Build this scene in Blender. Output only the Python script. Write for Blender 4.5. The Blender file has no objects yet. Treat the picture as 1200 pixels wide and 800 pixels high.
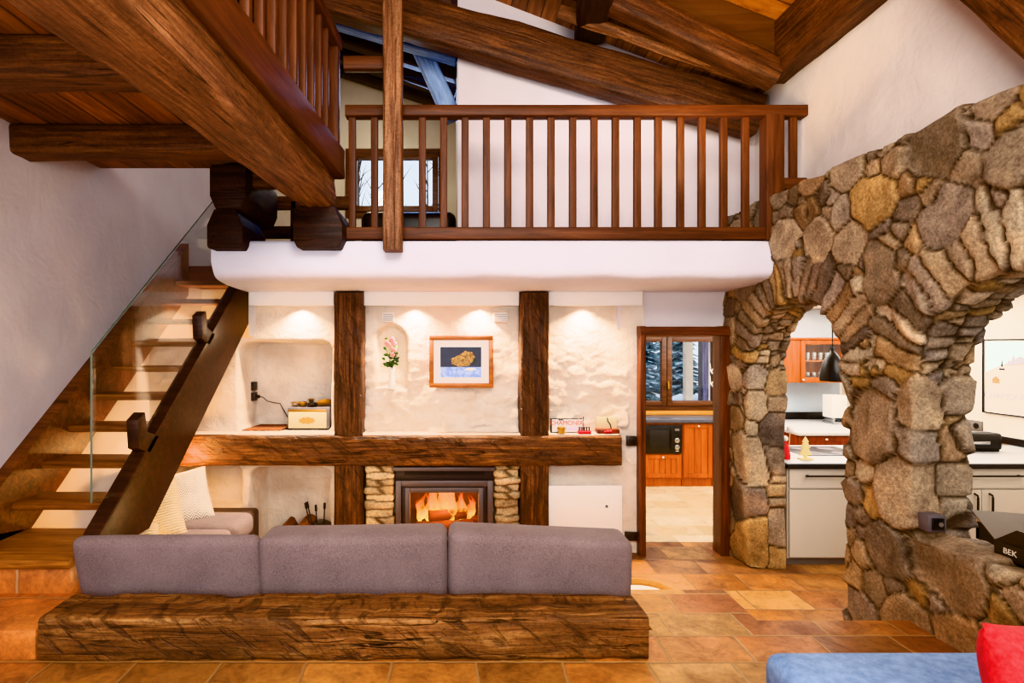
import bpy, bmesh, math, random
import numpy as np
from mathutils import Vector, Matrix, noise, kdtree
from mathutils.geometry import tessellate_polygon

random.seed(7)
rng = np.random.default_rng(7)
COL = bpy.context.scene.collection
F, CX, CY, CZ = 640.0, 530.0, 403.0, 1.89
PI = math.pi

def P(x, y, Y):
    """photo pixel at depth Y -> world point"""
    return Vector(((x - CX) * Y / F, Y, CZ - (y - CY) * Y / F))

def srgb(r, g=None, b=None):
    if g is None:
        h = r.lstrip('#'); r, g, b = (int(h[i:i + 2], 16) for i in (0, 2, 4))
    f = lambda c: (c / 255 / 12.92) if c / 255 <= .04045 else ((c / 255 + .055) / 1.055) ** 2.4
    return (f(r), f(g), f(b), 1.0)

# ------------------------------------------------------------------ materials
def newmat(name):
    m = bpy.data.materials.new(name); m.use_nodes = True
    nt = m.node_tree; nt.nodes.clear()
    out = nt.nodes.new('ShaderNodeOutputMaterial')
    b = nt.nodes.new('ShaderNodeBsdfPrincipled')
    nt.links.new(b.outputs[0], out.inputs[0])
    return m, nt, b, out

def N(nt, typ, **kw):
    n = nt.nodes.new(typ)
    for k, v in kw.items():
        setattr(n, k, v)
    return n

def L(nt, a, b): nt.links.new(a, b)

def math_n(nt, op, a, b=None, clamp=False):
    n = N(nt, 'ShaderNodeMath', operation=op); n.use_clamp = clamp
    for i, v in enumerate((a, b)):
        if v is None: continue
        if isinstance(v, (int, float)): n.inputs[i].default_value = v
        else: L(nt, v, n.inputs[i])
    return n.outputs[0]

def ramp(nt, fac, stops, mode='LINEAR'):
    r = N(nt, 'ShaderNodeValToRGB'); cr = r.color_ramp; cr.interpolation = mode
    while len(cr.elements) > 1: cr.elements.remove(cr.elements[-1])
    cr.elements[0].position = stops[0][0]; cr.elements[0].color = stops[0][1]
    for p, c in stops[1:]:
        e = cr.elements.new(p); e.color = c
    L(nt, fac, r.inputs[0]); return r.outputs[0]

def mixc(nt, fac, a, b, mode='MIX'):
    n = N(nt, 'ShaderNodeMix', data_type='RGBA', blend_type=mode)
    for sock, v in ((n.inputs[0], fac), (n.inputs[6], a), (n.inputs[7], b)):
        if isinstance(v, (int, float)): sock.default_value = v
        elif isinstance(v, tuple): sock.default_value = v
        else: L(nt, v, sock)
    return n.outputs[2]

def noise_n(nt, vec, scale, detail=4, rough=.55, dist=0):
    n = N(nt, 'ShaderNodeTexNoise'); n.inputs['Scale'].default_value = scale
    n.inputs['Detail'].default_value = detail; n.inputs['Roughness'].default_value = rough
    n.inputs['Distortion'].default_value = dist
    if vec is not None: L(nt, vec, n.inputs['Vector'])
    return n.outputs[0]

def bump(nt, h, bsdf, strength=.3, dist=.01):
    b = N(nt, 'ShaderNodeBump'); b.inputs['Strength'].default_value = strength
    b.inputs['Distance'].default_value = dist
    L(nt, h, b.inputs['Height']); L(nt, b.outputs[0], bsdf.inputs['Normal'])

def objco(nt, scale=None, shift=True):
    tc = N(nt, 'ShaderNodeTexCoord'); v = tc.outputs['Object']
    if shift:
        oi = N(nt, 'ShaderNodeObjectInfo')
        a = N(nt, 'ShaderNodeVectorMath', operation='SCALE')
        cm = N(nt, 'ShaderNodeCombineXYZ')
        for i in range(3): L(nt, oi.outputs['Random'], cm.inputs[i])
        a.inputs['Scale'].default_value = 37.0; L(nt, cm.outputs[0], a.inputs[0])
        s = N(nt, 'ShaderNodeVectorMath', operation='ADD')
        L(nt, v, s.inputs[0]); L(nt, a.outputs[0], s.inputs[1]); v = s.outputs[0]
    if scale:
        mp = N(nt, 'ShaderNodeMapping'); mp.inputs['Scale'].default_value = scale
        L(nt, v, mp.inputs['Vector']); v = mp.outputs[0]
    return v

def simple(name, c, rough=.5, metal=0, em=0, emc=None, bumps=0, var=0):
    m, nt, b, o = newmat(name)
    b.inputs['Base Color'].default_value = c; b.inputs['Roughness'].default_value = rough
    b.inputs['Metallic'].default_value = metal
    if em:
        b.inputs['Emission Color'].default_value = emc or c; b.inputs['Emission Strength'].default_value = em
    if var or bumps:
        v = objco(nt); n = noise_n(nt, v, 18, 5)
        if var:
            L(nt, mixc(nt, n, tuple(x * (1 - var) for x in c[:3]) + (1,), tuple(min(1, x * (1 + var)) for x in c[:3]) + (1,)), b.inputs['Base Color'])
        if bumps: bump(nt, n, b, bumps, .005)
    return m

def plaster(name, c, c2=None, rough=.85, bs=.35, scale=5):
    m, nt, b, o = newmat(name)
    v = objco(nt, None, False)
    n1 = noise_n(nt, v, scale, 6, .6, .4); n2 = noise_n(nt, v, scale * .3, 3)
    c2 = c2 or tuple(x * .88 for x in c[:3]) + (1,)
    L(nt, mixc(nt, ramp(nt, n2, [(.35, (0, 0, 0, 1)), (.65, (1, 1, 1, 1))]), c, c2), b.inputs['Base Color'])
    b.inputs['Roughness'].default_value = rough
    bump(nt, n1, b, bs, .03)
    return m

def wood(name, dark, mid, light, axis=0, k=1.0, rough=.5, bs=.4, blotch=.5, contrast=(.3, .5, .72), spec=.4, cracks=0.0, chops=0.0):
    m, nt, b, o = newmat(name)
    s = [22 * k] * 3; s[axis] = 1.3 * k
    v = objco(nt, tuple(s))
    g = noise_n(nt, v, 1.5, 11, .72, .7)
    col = ramp(nt, g, [(contrast[0], dark), (contrast[1], mid), (contrast[2], light)])
    s2 = [4.2] * 3; s2[axis] = 1.5
    v2 = objco(nt, tuple(s2))
    bl = noise_n(nt, v2, 1.3, 7, .68, .6)
    mul = ramp(nt, bl, [(.32, (1 - blotch,) * 3 + (1,)), (.55, (.95, .95, .95, 1)), (.74, (1.22, 1.18, 1.12, 1))])
    col = mixc(nt, 1.0, col, mul, 'MULTIPLY')
    h = g
    if cracks:
        s3 = [16] * 3; s3[axis] = .55
        c = noise_n(nt, objco(nt, tuple(s3)), 1.0, 3, .5, .4)
        line = ramp(nt, math_n(nt, 'ABSOLUTE', math_n(nt, 'SUBTRACT', c, .5)), [(.004, (1, 1, 1, 1)), (.016, (0, 0, 0, 1))])
        gate = ramp(nt, bl, [(.45, (0, 0, 0, 1)), (.6, (1, 1, 1, 1))])
        line = math_n(nt, 'MULTIPLY', math_n(nt, 'MULTIPLY', line, gate), cracks)
        col = mixc(nt, line, col, tuple(x * .25 for x in dark[:3]) + (1,)); h = math_n(nt, 'SUBTRACT', g, line)
        sp = noise_n(nt, objco(nt), 55, 4, .7)
        col = mixc(nt, 1.0, col, ramp(nt, sp, [(.33, (.62, .6, .58, 1)), (.5, (1, 1, 1, 1)), (.72, (1.2, 1.18, 1.14, 1))]), 'MULTIPLY')
    if chops:
        tc = N(nt, 'ShaderNodeTexCoord'); m0 = N(nt, 'ShaderNodeMapping'); m0.inputs['Rotation'].default_value = (0, -.62, 0); L(nt, tc.outputs['Object'], m0.inputs[0])
        mp = N(nt, 'ShaderNodeMapping'); mp.inputs['Scale'].default_value = (5, 7, 21); L(nt, m0.outputs[0], mp.inputs[0])
        c = noise_n(nt, mp.outputs[0], 1.0, 5, .6, .7)
        dk = ramp(nt, c, [(.36, (1, 1, 1, 1)), (.47, (0, 0, 0, 1))])
        col = mixc(nt, math_n(nt, 'MULTIPLY', dk, chops), col, dark); h = math_n(nt, 'SUBTRACT', h, math_n(nt, 'MULTIPLY', dk, .6))
    L(nt, col, b.inputs['Base Color'])
    b.inputs['Roughness'].default_value = rough
    b.inputs['Specular IOR Level'].default_value = spec
    bump(nt, h, b, bs, .012)
    return m

def planks(name, dark, mid, light, axis, across, width, rough=.5):
    """boards running along axis, seams every width along across"""
    m, nt, b, o = newmat(name)
    tc = N(nt, 'ShaderNodeTexCoord'); sp = N(nt, 'ShaderNodeSeparateXYZ'); L(nt, tc.outputs['Object'], sp.inputs[0])
    u = math_n(nt, 'DIVIDE', sp.outputs[across], width)
    fl = math_n(nt, 'FLOOR', u); fr = math_n(nt, 'FRACT', u)
    wn = N(nt, 'ShaderNodeTexWhiteNoise', noise_dimensions='1D'); L(nt, fl, wn.inputs['W'])
    off = N(nt, 'ShaderNodeVectorMath', operation='ADD'); L(nt, tc.outputs['Object'], off.inputs[0])
    sc = N(nt, 'ShaderNodeVectorMath', operation='SCALE'); L(nt, wn.outputs['Color'], sc.inputs[0]); sc.inputs['Scale'].default_value = 30
    L(nt, sc.outputs[0], off.inputs[1])
    mp = N(nt, 'ShaderNodeMapping'); s = [11.0] * 3; s[axis] = .9; mp.inputs['Scale'].default_value = s; L(nt, off.outputs[0], mp.inputs[0])
    g = noise_n(nt, mp.outputs[0], 1.5, 8, .65, .8)
    col = ramp(nt, g, [(.3, dark), (.5, mid), (.72, light)])
    br = math_n(nt, 'ADD', math_n(nt, 'MULTIPLY', wn.outputs['Value'], .5), .6)
    cb = N(nt, 'ShaderNodeCombineXYZ')
    for i in range(3): L(nt, br, cb.inputs[i])
    col = mixc(nt, 1.0, col, cb.outputs[0], 'MULTIPLY')
    e = math_n(nt, 'MINIMUM', fr, math_n(nt, 'SUBTRACT', 1.0, fr))
    seam = math_n(nt, 'LESS_THAN', e, .035)
    col = mixc(nt, math_n(nt, 'MULTIPLY', seam, .85), col, tuple(x * .15 for x in dark[:3]) + (1,))
    L(nt, col, b.inputs['Base Color']); b.inputs['Roughness'].default_value = rough
    h = math_n(nt, 'SUBTRACT', g, seam); bump(nt, h, b, .4, .01)
    return m

def tiles(name, w, h, cols, mortar, bright=1.0, rough=.38):
    m, nt, b, o = newmat(name)
    tc = N(nt, 'ShaderNodeTexCoord')
    nz = N(nt, 'ShaderNodeTexNoise'); nz.inputs['Scale'].default_value = 9; L(nt, tc.outputs['Object'], nz.inputs['Vector'])
    sc = N(nt, 'ShaderNodeVectorMath', operation='SCALE'); L(nt, nz.outputs['Color'], sc.inputs[0]); sc.inputs['Scale'].default_value = .02
    ad = N(nt, 'ShaderNodeVectorMath', operation='ADD'); L(nt, tc.outputs['Object'], ad.inputs[0]); L(nt, sc.outputs[0], ad.inputs[1])
    sp = N(nt, 'ShaderNodeSeparateXYZ'); L(nt, ad.outputs[0], sp.inputs[0])
    v = math_n(nt, 'DIVIDE', sp.outputs[1], h); row = math_n(nt, 'FLOOR', v); fv = math_n(nt, 'FRACT', v)
    w1 = N(nt, 'ShaderNodeTexWhiteNoise', noise_dimensions='1D'); L(nt, row, w1.inputs['W'])
    u = math_n(nt, 'ADD', math_n(nt, 'DIVIDE', sp.outputs[0], w), w1.outputs['Value'])
    col_i = math_n(nt, 'FLOOR', u); fu = math_n(nt, 'FRACT', u)
    cb = N(nt, 'ShaderNodeCombineXYZ'); L(nt, col_i, cb.inputs[0]); L(nt, row, cb.inputs[1])
    w2 = N(nt, 'ShaderNodeTexWhiteNoise', noise_dimensions='2D'); L(nt, cb.outputs[0], w2.inputs['Vector'])
    n = len(cols)
    col = ramp(nt, w2.outputs['Value'], [(i / n, c) for i, c in enumerate(cols)], 'CONSTANT')
    off = N(nt, 'ShaderNodeVectorMath', operation='MULTIPLY_ADD'); L(nt, w2.outputs['Color'], off.inputs[0]); off.inputs[1].default_value = (9, 9, 9); L(nt, tc.outputs['Object'], off.inputs[2])
    bl = noise_n(nt, off.outputs[0], 6, 7, .66, .8)
    col = mixc(nt, .9, col, ramp(nt, bl, [(.28, (.30, .24, .21, 1)), (.47, (.82, .78, .74, 1)), (.72, (1.42, 1.36, 1.24, 1))]), 'MULTIPLY')
    s3 = N(nt, 'ShaderNodeSeparateColor'); L(nt, w2.outputs['Color'], s3.inputs[0])
    vb = math_n(nt, 'ADD', math_n(nt, 'MULTIPLY', s3.outputs[2], .5), .68); cv = N(nt, 'ShaderNodeCombineXYZ')
    for i in range(3): L(nt, vb, cv.inputs[i])
    col = mixc(nt, .8, col, cv.outputs[0], 'MULTIPLY')
    fn = noise_n(nt, tc.outputs['Object'], 38, 6, .7)
    col = mixc(nt, .7, col, ramp(nt, fn, [(.3, (.55, .5, .47, 1)), (.5, (1, 1, 1, 1)), (.72, (1.3, 1.28, 1.22, 1))]), 'MULTIPLY')
    pt = noise_n(nt, tc.outputs['Object'], 1.3, 4)
    col = mixc(nt, ramp(nt, pt, [(.5, (0, 0, 0, 1)), (.75, (.35, .35, .35, 1))]), col, srgb(222, 170, 112))
    eu = math_n(nt, 'MULTIPLY', math_n(nt, 'MINIMUM', fu, math_n(nt, 'SUBTRACT', 1.0, fu)), w)
    ev = math_n(nt, 'MULTIPLY', math_n(nt, 'MINIMUM', fv, math_n(nt, 'SUBTRACT', 1.0, fv)), h)
    e = math_n(nt, 'MINIMUM', eu, ev)
    mr = N(nt, 'ShaderNodeMapRange', interpolation_type='SMOOTHSTEP'); L(nt, e, mr.inputs[0])
    mr.inputs[1].default_value = .002; mr.inputs[2].default_value = .011
    col = mixc(nt, mr.outputs[0], mortar, col)
    if bright != 1: col = mixc(nt, 1.0, col, (bright,) * 3 + (1,), 'MULTIPLY')
    L(nt, col, b.inputs['Base Color'])
    L(nt, ramp(nt, bl, [(.3, (rough + .2,) * 3 + (1,)), (.7, (rough - .08,) * 3 + (1,))]), b.inputs['Roughness'])
    hgt = math_n(nt, 'ADD', mr.outputs[0], math_n(nt, 'MULTIPLY', bl, .6)); bump(nt, hgt, b, .5, .008)
    return m

def fabric(name, c, c2, scale=220, bs=.25):
    m, nt, b, o = newmat(name)
    v = objco(nt)
    n = noise_n(nt, v, scale, 3, .7); n2 = noise_n(nt, v, 4, 3)
    f = math_n(nt, 'ADD', math_n(nt, 'MULTIPLY', n, .7), math_n(nt, 'MULTIPLY', n2, .3))
    L(nt, ramp(nt, f, [(.35, c2), (.62, c)]), b.inputs['Base Color'])
    b.inputs['Roughness'].default_value = .95
    b.inputs['Sheen Weight'].default_value = .08
    bump(nt, n, b, bs, .004)
    return m

def herringbone(name):
    m, nt, b, o = newmat(name)
    tc = N(nt, 'ShaderNodeTexCoord'); sp = N(nt, 'ShaderNodeSeparateXYZ'); L(nt, tc.outputs['Object'], sp.inputs[0])
    u = math_n(nt, 'MULTIPLY', sp.outputs[0], 13.0)
    tri = math_n(nt, 'PINGPONG', u, .5)
    t = math_n(nt, 'ADD', math_n(nt, 'MULTIPLY', sp.outputs[2], 46.0), math_n(nt, 'MULTIPLY', tri, 4.0))
    fr = math_n(nt, 'FRACT', t)
    st = math_n(nt, 'LESS_THAN', fr, .42)
    nz = noise_n(nt, tc.outputs['Object'], 14, 3)
    st = math_n(nt, 'MULTIPLY', st, math_n(nt, 'ADD', math_n(nt, 'MULTIPLY', nz, .9), .3, True), True)
    L(nt, mixc(nt, st, srgb(232, 224, 215), srgb(70, 64, 62)), b.inputs['Base Color']); b.inputs['Roughness'].default_value = .95
    return m

def knit(name, c, c2):
    m, nt, b, o = newmat(name)
    tc = N(nt, 'ShaderNodeTexCoord')
    wv = N(nt, 'ShaderNodeTexWave', bands_direction='Z'); wv.inputs['Scale'].default_value = 16; wv.inputs['Distortion'].default_value = 3
    wv.inputs['Detail'].default_value = 3; wv.inputs['Detail Scale'].default_value = 3
    L(nt, tc.outputs['Object'], wv.inputs[0])
    L(nt, mixc(nt, wv.outputs['Fac'], c2, c), b.inputs['Base Color']); b.inputs['Roughness'].default_value = .95
    bump(nt, wv.outputs['Fac'], b, .6, .01); return m

def glassmat(name, tint=(1, 1, 1, 1), f0=.04, rough=.0):
    m, nt, b, o = newmat(name); nt.nodes.remove(b)
    t = N(nt, 'ShaderNodeBsdfTransparent'); t.inputs[0].default_value = tint
    g = N(nt, 'ShaderNodeBsdfGlossy'); g.inputs['Roughness'].default_value = rough; g.inputs[0].default_value = (1, 1, 1, 1)
    lw = N(nt, 'ShaderNodeLayerWeight')
    fr = math_n(nt, 'ADD', math_n(nt, 'MULTIPLY', math_n(nt, 'POWER', lw.outputs['Facing'], 5.0), 1 - f0), f0)
    mx = N(nt, 'ShaderNodeMixShader'); L(nt, fr, mx.inputs[0]); L(nt, t.outputs[0], mx.inputs[1]); L(nt, g.outputs[0], mx.inputs[2])
    L(nt, mx.outputs[0], o.inputs[0]); return m

def vcol(name, rough=.9, bs=.4, detail=62, mul=1.0):
    m, nt, b, o = newmat(name)
    at = N(nt, 'ShaderNodeAttribute', attribute_name='Col')
    v = objco(nt, None, False)
    n = noise_n(nt, v, detail, 8, .72, .5); n2 = noise_n(nt, v, 6, 5, .6, .6)
    c = mixc(nt, 1.0, at.outputs['Color'], ramp(nt, n, [(.3, (.48, .45, .43, 1)), (.5, (.98, .98, .98, 1)), (.73, (1.7, 1.66, 1.58, 1))]), 'MULTIPLY')
    c = mixc(nt, 1.0, c, ramp(nt, n2, [(.3, (.58, .56, .56, 1)), (.5, (.95, .94, .92, 1)), (.68, (1.22, 1.16, 1.06, 1))]), 'MULTIPLY')
    if mul != 1: c = mixc(nt, 1.0, c, (mul,) * 3 + (1,), 'MULTIPLY')
    L(nt, c, b.inputs['Base Color']); b.inputs['Roughness'].default_value = rough
    b.inputs['Specular IOR Level'].default_value = .25
    bump(nt, n, b, bs, .012); return m

def flame_mat(name):
    m, nt, b, o = newmat(name); nt.nodes.remove(b)
    tc = N(nt, 'ShaderNodeTexCoord'); sp = N(nt, 'ShaderNodeSeparateXYZ'); L(nt, tc.outputs['Generated'], sp.inputs[0])
    n = noise_n(nt, tc.outputs['Object'], 14, 4)
    col = ramp(nt, sp.outputs[2], [(0, srgb(255, 225, 120)), (.45, srgb(255, 150, 30)), (1, srgb(235, 70, 8))])
    e = N(nt, 'ShaderNodeEmission'); L(nt, col, e.inputs[0]); e.inputs[1].default_value = 3.0
    t = N(nt, 'ShaderNodeBsdfTransparent')
    mx = N(nt, 'ShaderNodeMixShader')
    f = math_n(nt, 'MULTIPLY', ramp(nt, n, [(.3, (0, 0, 0, 1)), (.7, (.8, .8, .8, 1))]), math_n(nt, 'SUBTRACT', 1.2, sp.outputs[2]), True)
    L(nt, f, mx.inputs[0]); L(nt, t.outputs[0], mx.inputs[1]); L(nt, e.outputs[0], mx.inputs[2]); L(nt, mx.outputs[0], o.inputs[0])
    return m

M = {}
M['plaster'] = plaster('white_plaster', srgb(222, 213, 206), srgb(208, 198, 192))
M['plaster_cool'] = plaster('lilac_white_plaster', srgb(222, 213, 213), srgb(206, 196, 198), bs=.45, scale=3)
M['plaster_rough'] = plaster('whitewash', srgb(222, 209, 196), srgb(204, 188, 173), bs=.7, scale=12)
M['plaster_slab'] = plaster('slab_plaster', srgb(226, 226, 236), srgb(216, 214, 226))
M['louvre'] = simple('vent_grey', srgb(176, 168, 162), .5)
M['smooth_white'] = simple('smooth_white', srgb(238, 234, 230), .6)
M['cream'] = plaster('cream_plaster', srgb(226, 214, 192), srgb(212, 198, 174))
M['girder'] = wood('old_timber', srgb(50, 31, 22), srgb(122, 80, 53), srgb(180, 132, 96), 0, .9, .55, .7, .5, cracks=.9)
M['beam'] = wood('dark_timber', srgb(36, 20, 12), srgb(92, 55, 32), srgb(140, 92, 55), 0, .9, .5, .6, .55, cracks=.8)
M['beam_black'] = wood('black_brown_timber', srgb(18, 11, 9), srgb(46, 28, 21), srgb(76, 48, 36), 0, .9, .55, .6, .5, cracks=.6)
M['post'] = wood('hewn_post', srgb(28, 15, 8), srgb(84, 49, 26), srgb(148, 98, 56), 0, 1.1, .5, .9, .6, cracks=.9, chops=.35)
M['mantel'] = wood('mantel_timber', srgb(32, 17, 7), srgb(100, 58, 25), srgb(172, 112, 54), 0, .9, .45, .9, .6, cracks=.9, chops=.45)
M['rail'] = wood('railing_wood', srgb(54, 28, 15), srgb(88, 49, 28), srgb(114, 69, 41), 0, .7, .5, .12, .25, spec=.3)
M['railvert'] = M['rail']
M['log'] = wood('adzed_log', srgb(40, 24, 13), srgb(122, 79, 43), srgb(192, 142, 90), 0, .8, .5, .9, .6, (.28, .5, .75), cracks=1.0, chops=.62)
M['stairdark'] = wood('stair_dark', srgb(26, 14, 9), srgb(52, 30, 20), srgb(84, 52, 36), 0, .7, .4, .2, .25)
M['stairwood'] = wood('stair_brown', srgb(52, 26, 10), srgb(110, 62, 26), srgb(150, 92, 44), 0, .8, .4, .3, .4)
M['tread'] = wood('tread_wood', srgb(62, 32, 12), srgb(130, 76, 32), srgb(178, 118, 58), 0, .8, .38, .3, .4)
M['platform'] = wood('platform_wood', srgb(78, 42, 14), srgb(156, 96, 38), srgb(204, 142, 68), 0, .7, .4, .35, .4)
M['ceil_loft'] = planks('loft_boards', srgb(62, 32, 13), srgb(124, 70, 31), srgb(166, 102, 50), 1, 0, .17)
M['ceil_roof'] = planks('roof_boards', srgb(84, 46, 20), srgb(146, 88, 42), srgb(190, 128, 68), 1, 0, .135)
M['ceil_front'] = planks('front_roof_boards', srgb(134, 74, 24), srgb(204, 126, 52), srgb(230, 160, 78), 0, 1, .2)
TC = [srgb(c) for c in ('b87c48', 'aa703e', 'c08e56', '8c6040', 'ba8450', 'a36a40', 'bd8c58', '7c5338', 'bd8050', 'a97a4c')]
M['tiles'] = tiles('terracotta', .42, .30, TC, srgb(136, 100, 68), .84, .42)
M['tiles_near'] = tiles('terracotta_near', .40, .235, [srgb(c) for c in ('bc7e4a', 'b0703f', 'c8965c', '96653f', 'bf8852', 'a86a3e', 'b07c4a', 'c18650')], srgb(176, 136, 94), .86, .42)
M['tiles_step'] = tiles('terracotta_step', .44, .42, [srgb(c) for c in ('c47a45', 'b36a36', 'b9733f', 'c98550')], srgb(180, 138, 98), .92)
M['tiles_pale'] = tiles('overlit_tiles', .42, .30, [srgb(c) for c in ('e2d2b8', 'd8c4a4', 'e8dac4', 'cfb896', 'dcc8aa')], srgb(190, 172, 148))  # same floor tiles, strong kitchen light put into their colour as a paler tone
M['stone'] = vcol('wall_stone', mul=.80)
M['stone_pale'] = vcol('stacked_stone', mul=1.0)
M['sofa'] = fabric('grey_wool', srgb(130, 113, 112), srgb(98, 84, 84), 160)
M['sofadark'] = fabric('brown_wool', srgb(78, 60, 50), srgb(56, 42, 36), 160)
M['blue'] = fabric('blue_velvet', srgb(122, 150, 190), srgb(86, 116, 160), 30, .12)
M['red'] = fabric('red_velvet', srgb(214, 8, 22), srgb(168, 4, 14), 60, .15)
M['herring'] = herringbone('herringbone_weave')
M['knit'] = knit('cream_knit', srgb(234, 218, 190), srgb(196, 172, 140))
M['black'] = simple('black_satin', srgb(22, 20, 20), .35)
M['blackmat'] = simple('black_matt', srgb(30, 27, 25), .7)
M['socket'] = simple('dark_socket', srgb(44, 36, 32), .4)
M['greyplastic'] = simple('grey_plastic', srgb(112, 104, 98), .5)
M['iron'] = simple('stove_grey', srgb(98, 90, 90), .45, .3, var=.1)
M['irondark'] = simple('stove_dark', srgb(50, 45, 46), .5, .2)
M['soot'] = simple('soot_brick', srgb(96, 58, 34), .9, var=.4)
M['ember'] = simple('ember', srgb(60, 22, 8), .9, em=.12, emc=srgb(255, 90, 20), var=.5)
M['flame'] = flame_mat('flame')
M['brass'] = simple('brass', srgb(176, 130, 62), .35, .8, var=.2)
M['gold'] = simple('gold_paint', srgb(196, 150, 70), .4, .4)
M['chrome'] = simple('steel', srgb(190, 190, 190), .25, .9)
M['cream_panel'] = simple('cream_panel', srgb(222, 208, 168), .6, var=.06)
M['greyframe'] = simple('grey_case', srgb(90, 84, 88), .5)
M['mat_brown'] = knit('woven_mat', srgb(120, 70, 40), srgb(70, 38, 22))
M['frame_wood'] = wood('frame_wood', srgb(120, 62, 24), srgb(170, 100, 46), srgb(200, 132, 70), 0, .8, .4, .2, .25)
M['mount'] = simple('picture_mount', srgb(238, 232, 226), .7)
M['glass'] = glassmat('clear_glass', (.97, .985, .98, 1), .06)
M['pane'] = glassmat('window_glass', (.98, .99, 1, 1), .03)
M['glassedge'] = simple('glass_edge', srgb(96, 112, 98), .15)
M['winframe'] = wood('window_wood', srgb(58, 34, 20), srgb(94, 60, 40), srgb(122, 82, 56), 0, .8, .4, .2, .3)
M['doorframe'] = wood('door_frame_wood', srgb(48, 22, 10), srgb(92, 46, 22), srgb(124, 68, 34), 0, .8, .4, .2, .3)
M['cab_orange'] = wood('cherry_cabinet', srgb(128, 60, 22), srgb(172, 88, 36), srgb(194, 112, 54), 2, .6, .35, .1, .2)
M['cab_dark'] = wood('dark_cherry', srgb(80, 30, 16), srgb(122, 52, 28), srgb(150, 74, 40), 2, .6, .35, .1, .2)
M['sill'] = wood('pine_sill', srgb(170, 106, 46), srgb(206, 146, 74), srgb(226, 170, 100), 0, .6, .4, .1, .2)
M['worktop'] = simple('grey_worktop', srgb(178, 178, 180), .35, var=.05)
M['worktop_dark'] = simple('dark_worktop', srgb(84, 84, 92), .3, var=.08)
M['greige'] = simple('greige_cabinet', srgb(192, 180, 164), .45, var=.02)
M['splash'] = simple('blue_grey_splash', srgb(176, 186, 194), .3)
M['kwall'] = plaster('kitchen_plaster', srgb(244, 238, 228), srgb(238, 230, 218), bs=.08)
M['knob'] = simple('knob_white', srgb(225, 220, 210), .3)
M['tabletop'] = wood('pale_table', srgb(196, 166, 120), srgb(216, 190, 148), srgb(228, 206, 170), 0, .6, .4, .1, .2)
M['boxout'] = simple('black_card', srgb(24, 19, 18), .45)
M['boxin'] = simple('kraft_card', srgb(66, 44, 16), .5, var=.15)
M['white'] = simple('white_paint', srgb(240, 238, 234), .5)
M['whiteprint'] = simple('white_print', srgb(215, 205, 190), .6)
M['red_paint'] = simple('red_paint', srgb(196, 30, 34), .4)
M['orange_print'] = simple('orange_print', srgb(206, 92, 48), .6)
M['ink'] = simple('dark_ink', srgb(50, 48, 56), .6)
M['lilac_print'] = simple('lilac_print', srgb(214, 200, 226), .6)
M['green'] = simple('leaf_green', srgb(74, 112, 44), .6, var=.3)
M['darkgreen'] = simple('leaf_dark', srgb(48, 66, 40), .6, var=.3)
M['pink'] = simple('petal_pink', srgb(226, 160, 150), .6, var=.2)
M['snow'] = simple('snow', srgb(238, 244, 250), .9, var=.03)
def two_tone(name, c1, c2, scale, lo=.45, hi=.55, rough=.8, dist=0):
    m, nt, b, o = newmat(name); n = noise_n(nt, objco(nt), scale, 5, .65, dist)
    L(nt, ramp(nt, n, [(lo, c1), (hi, c2)]), b.inputs['Base Color']); b.inputs['Roughness'].default_value = rough; return m
M['conifer'] = two_tone('snowy_conifer', srgb(52, 116, 132), srgb(214, 232, 242), 5, .46, .60)
M['porch'] = simple('pale_porch_timber', srgb(236, 218, 200), .7, var=.06)
M['bark'] = simple('bark', srgb(86, 74, 70), .9, var=.3)
M['chalet'] = planks('chalet_boards', srgb(70, 60, 86), srgb(118, 108, 140), srgb(160, 152, 180), 2, 0, .16)
M['firewood'] = wood('firewood', srgb(72, 38, 16), srgb(128, 76, 36), srgb(176, 118, 66), 1, .8, .8, .5, .4)
M['ledlens'] = simple('lamp_lens', srgb(255, 236, 205), .4, em=8, emc=srgb(255, 226, 185))
M['daylit_timber'] = wood('daylight_tinted_timber', srgb(96, 122, 160), srgb(140, 166, 206), srgb(176, 198, 230), 0, 1, .6, .6, .3)  # blue daylight cast put into the timber colour
M['treegold'] = simple('pale_gold', srgb(228, 208, 150), .45, .1, var=.1)
M['pic_dark'] = simple('picture_dusk', srgb(56, 62, 80), .6, var=.25)
M['pic_snow'] = two_tone('picture_snow', srgb(138, 166, 226), srgb(186, 206, 240), 30, .4, .6)
M['pic_tan'] = two_tone('picture_tan', srgb(116, 82, 48), srgb(206, 168, 116), 70, .38, .62)
M['pic_sky'] = simple('poster_sky', srgb(206, 226, 230), .6, var=.04)
M['pic_cream'] = simple('poster_snow', srgb(248, 238, 226), .6, var=.02)
M['pic_grey'] = simple('poster_rock', srgb(168, 164, 172), .6, var=.15)
# ------------------------------------------------------------------ builders
W = {}                                     # world location of every parent (no parent is rotated)

def place(o, loc, parent=None, rot=None):
    loc = Vector(loc); W[o.name] = loc
    base = W[parent.name] if parent else Vector((0, 0, 0))
    if parent: o.parent = parent
    Mx = Matrix.Translation(loc - base)
    if rot is not None: Mx = Mx @ rot.to_4x4()
    o.matrix_basis = Mx
    COL.objects.link(o); return o

def tag(o, label, cat, group=None):
    o['label'] = label; o['category'] = cat
    if group: o['group'] = group
    return o

def thing(name, label, cat, loc=(0, 0, 0), group=None):
    o = bpy.data.objects.new(name, None); o.empty_display_size = .1
    place(o, loc); return tag(o, label, cat, group)

def struct(o): o['kind'] = 'structure'; return o

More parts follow.
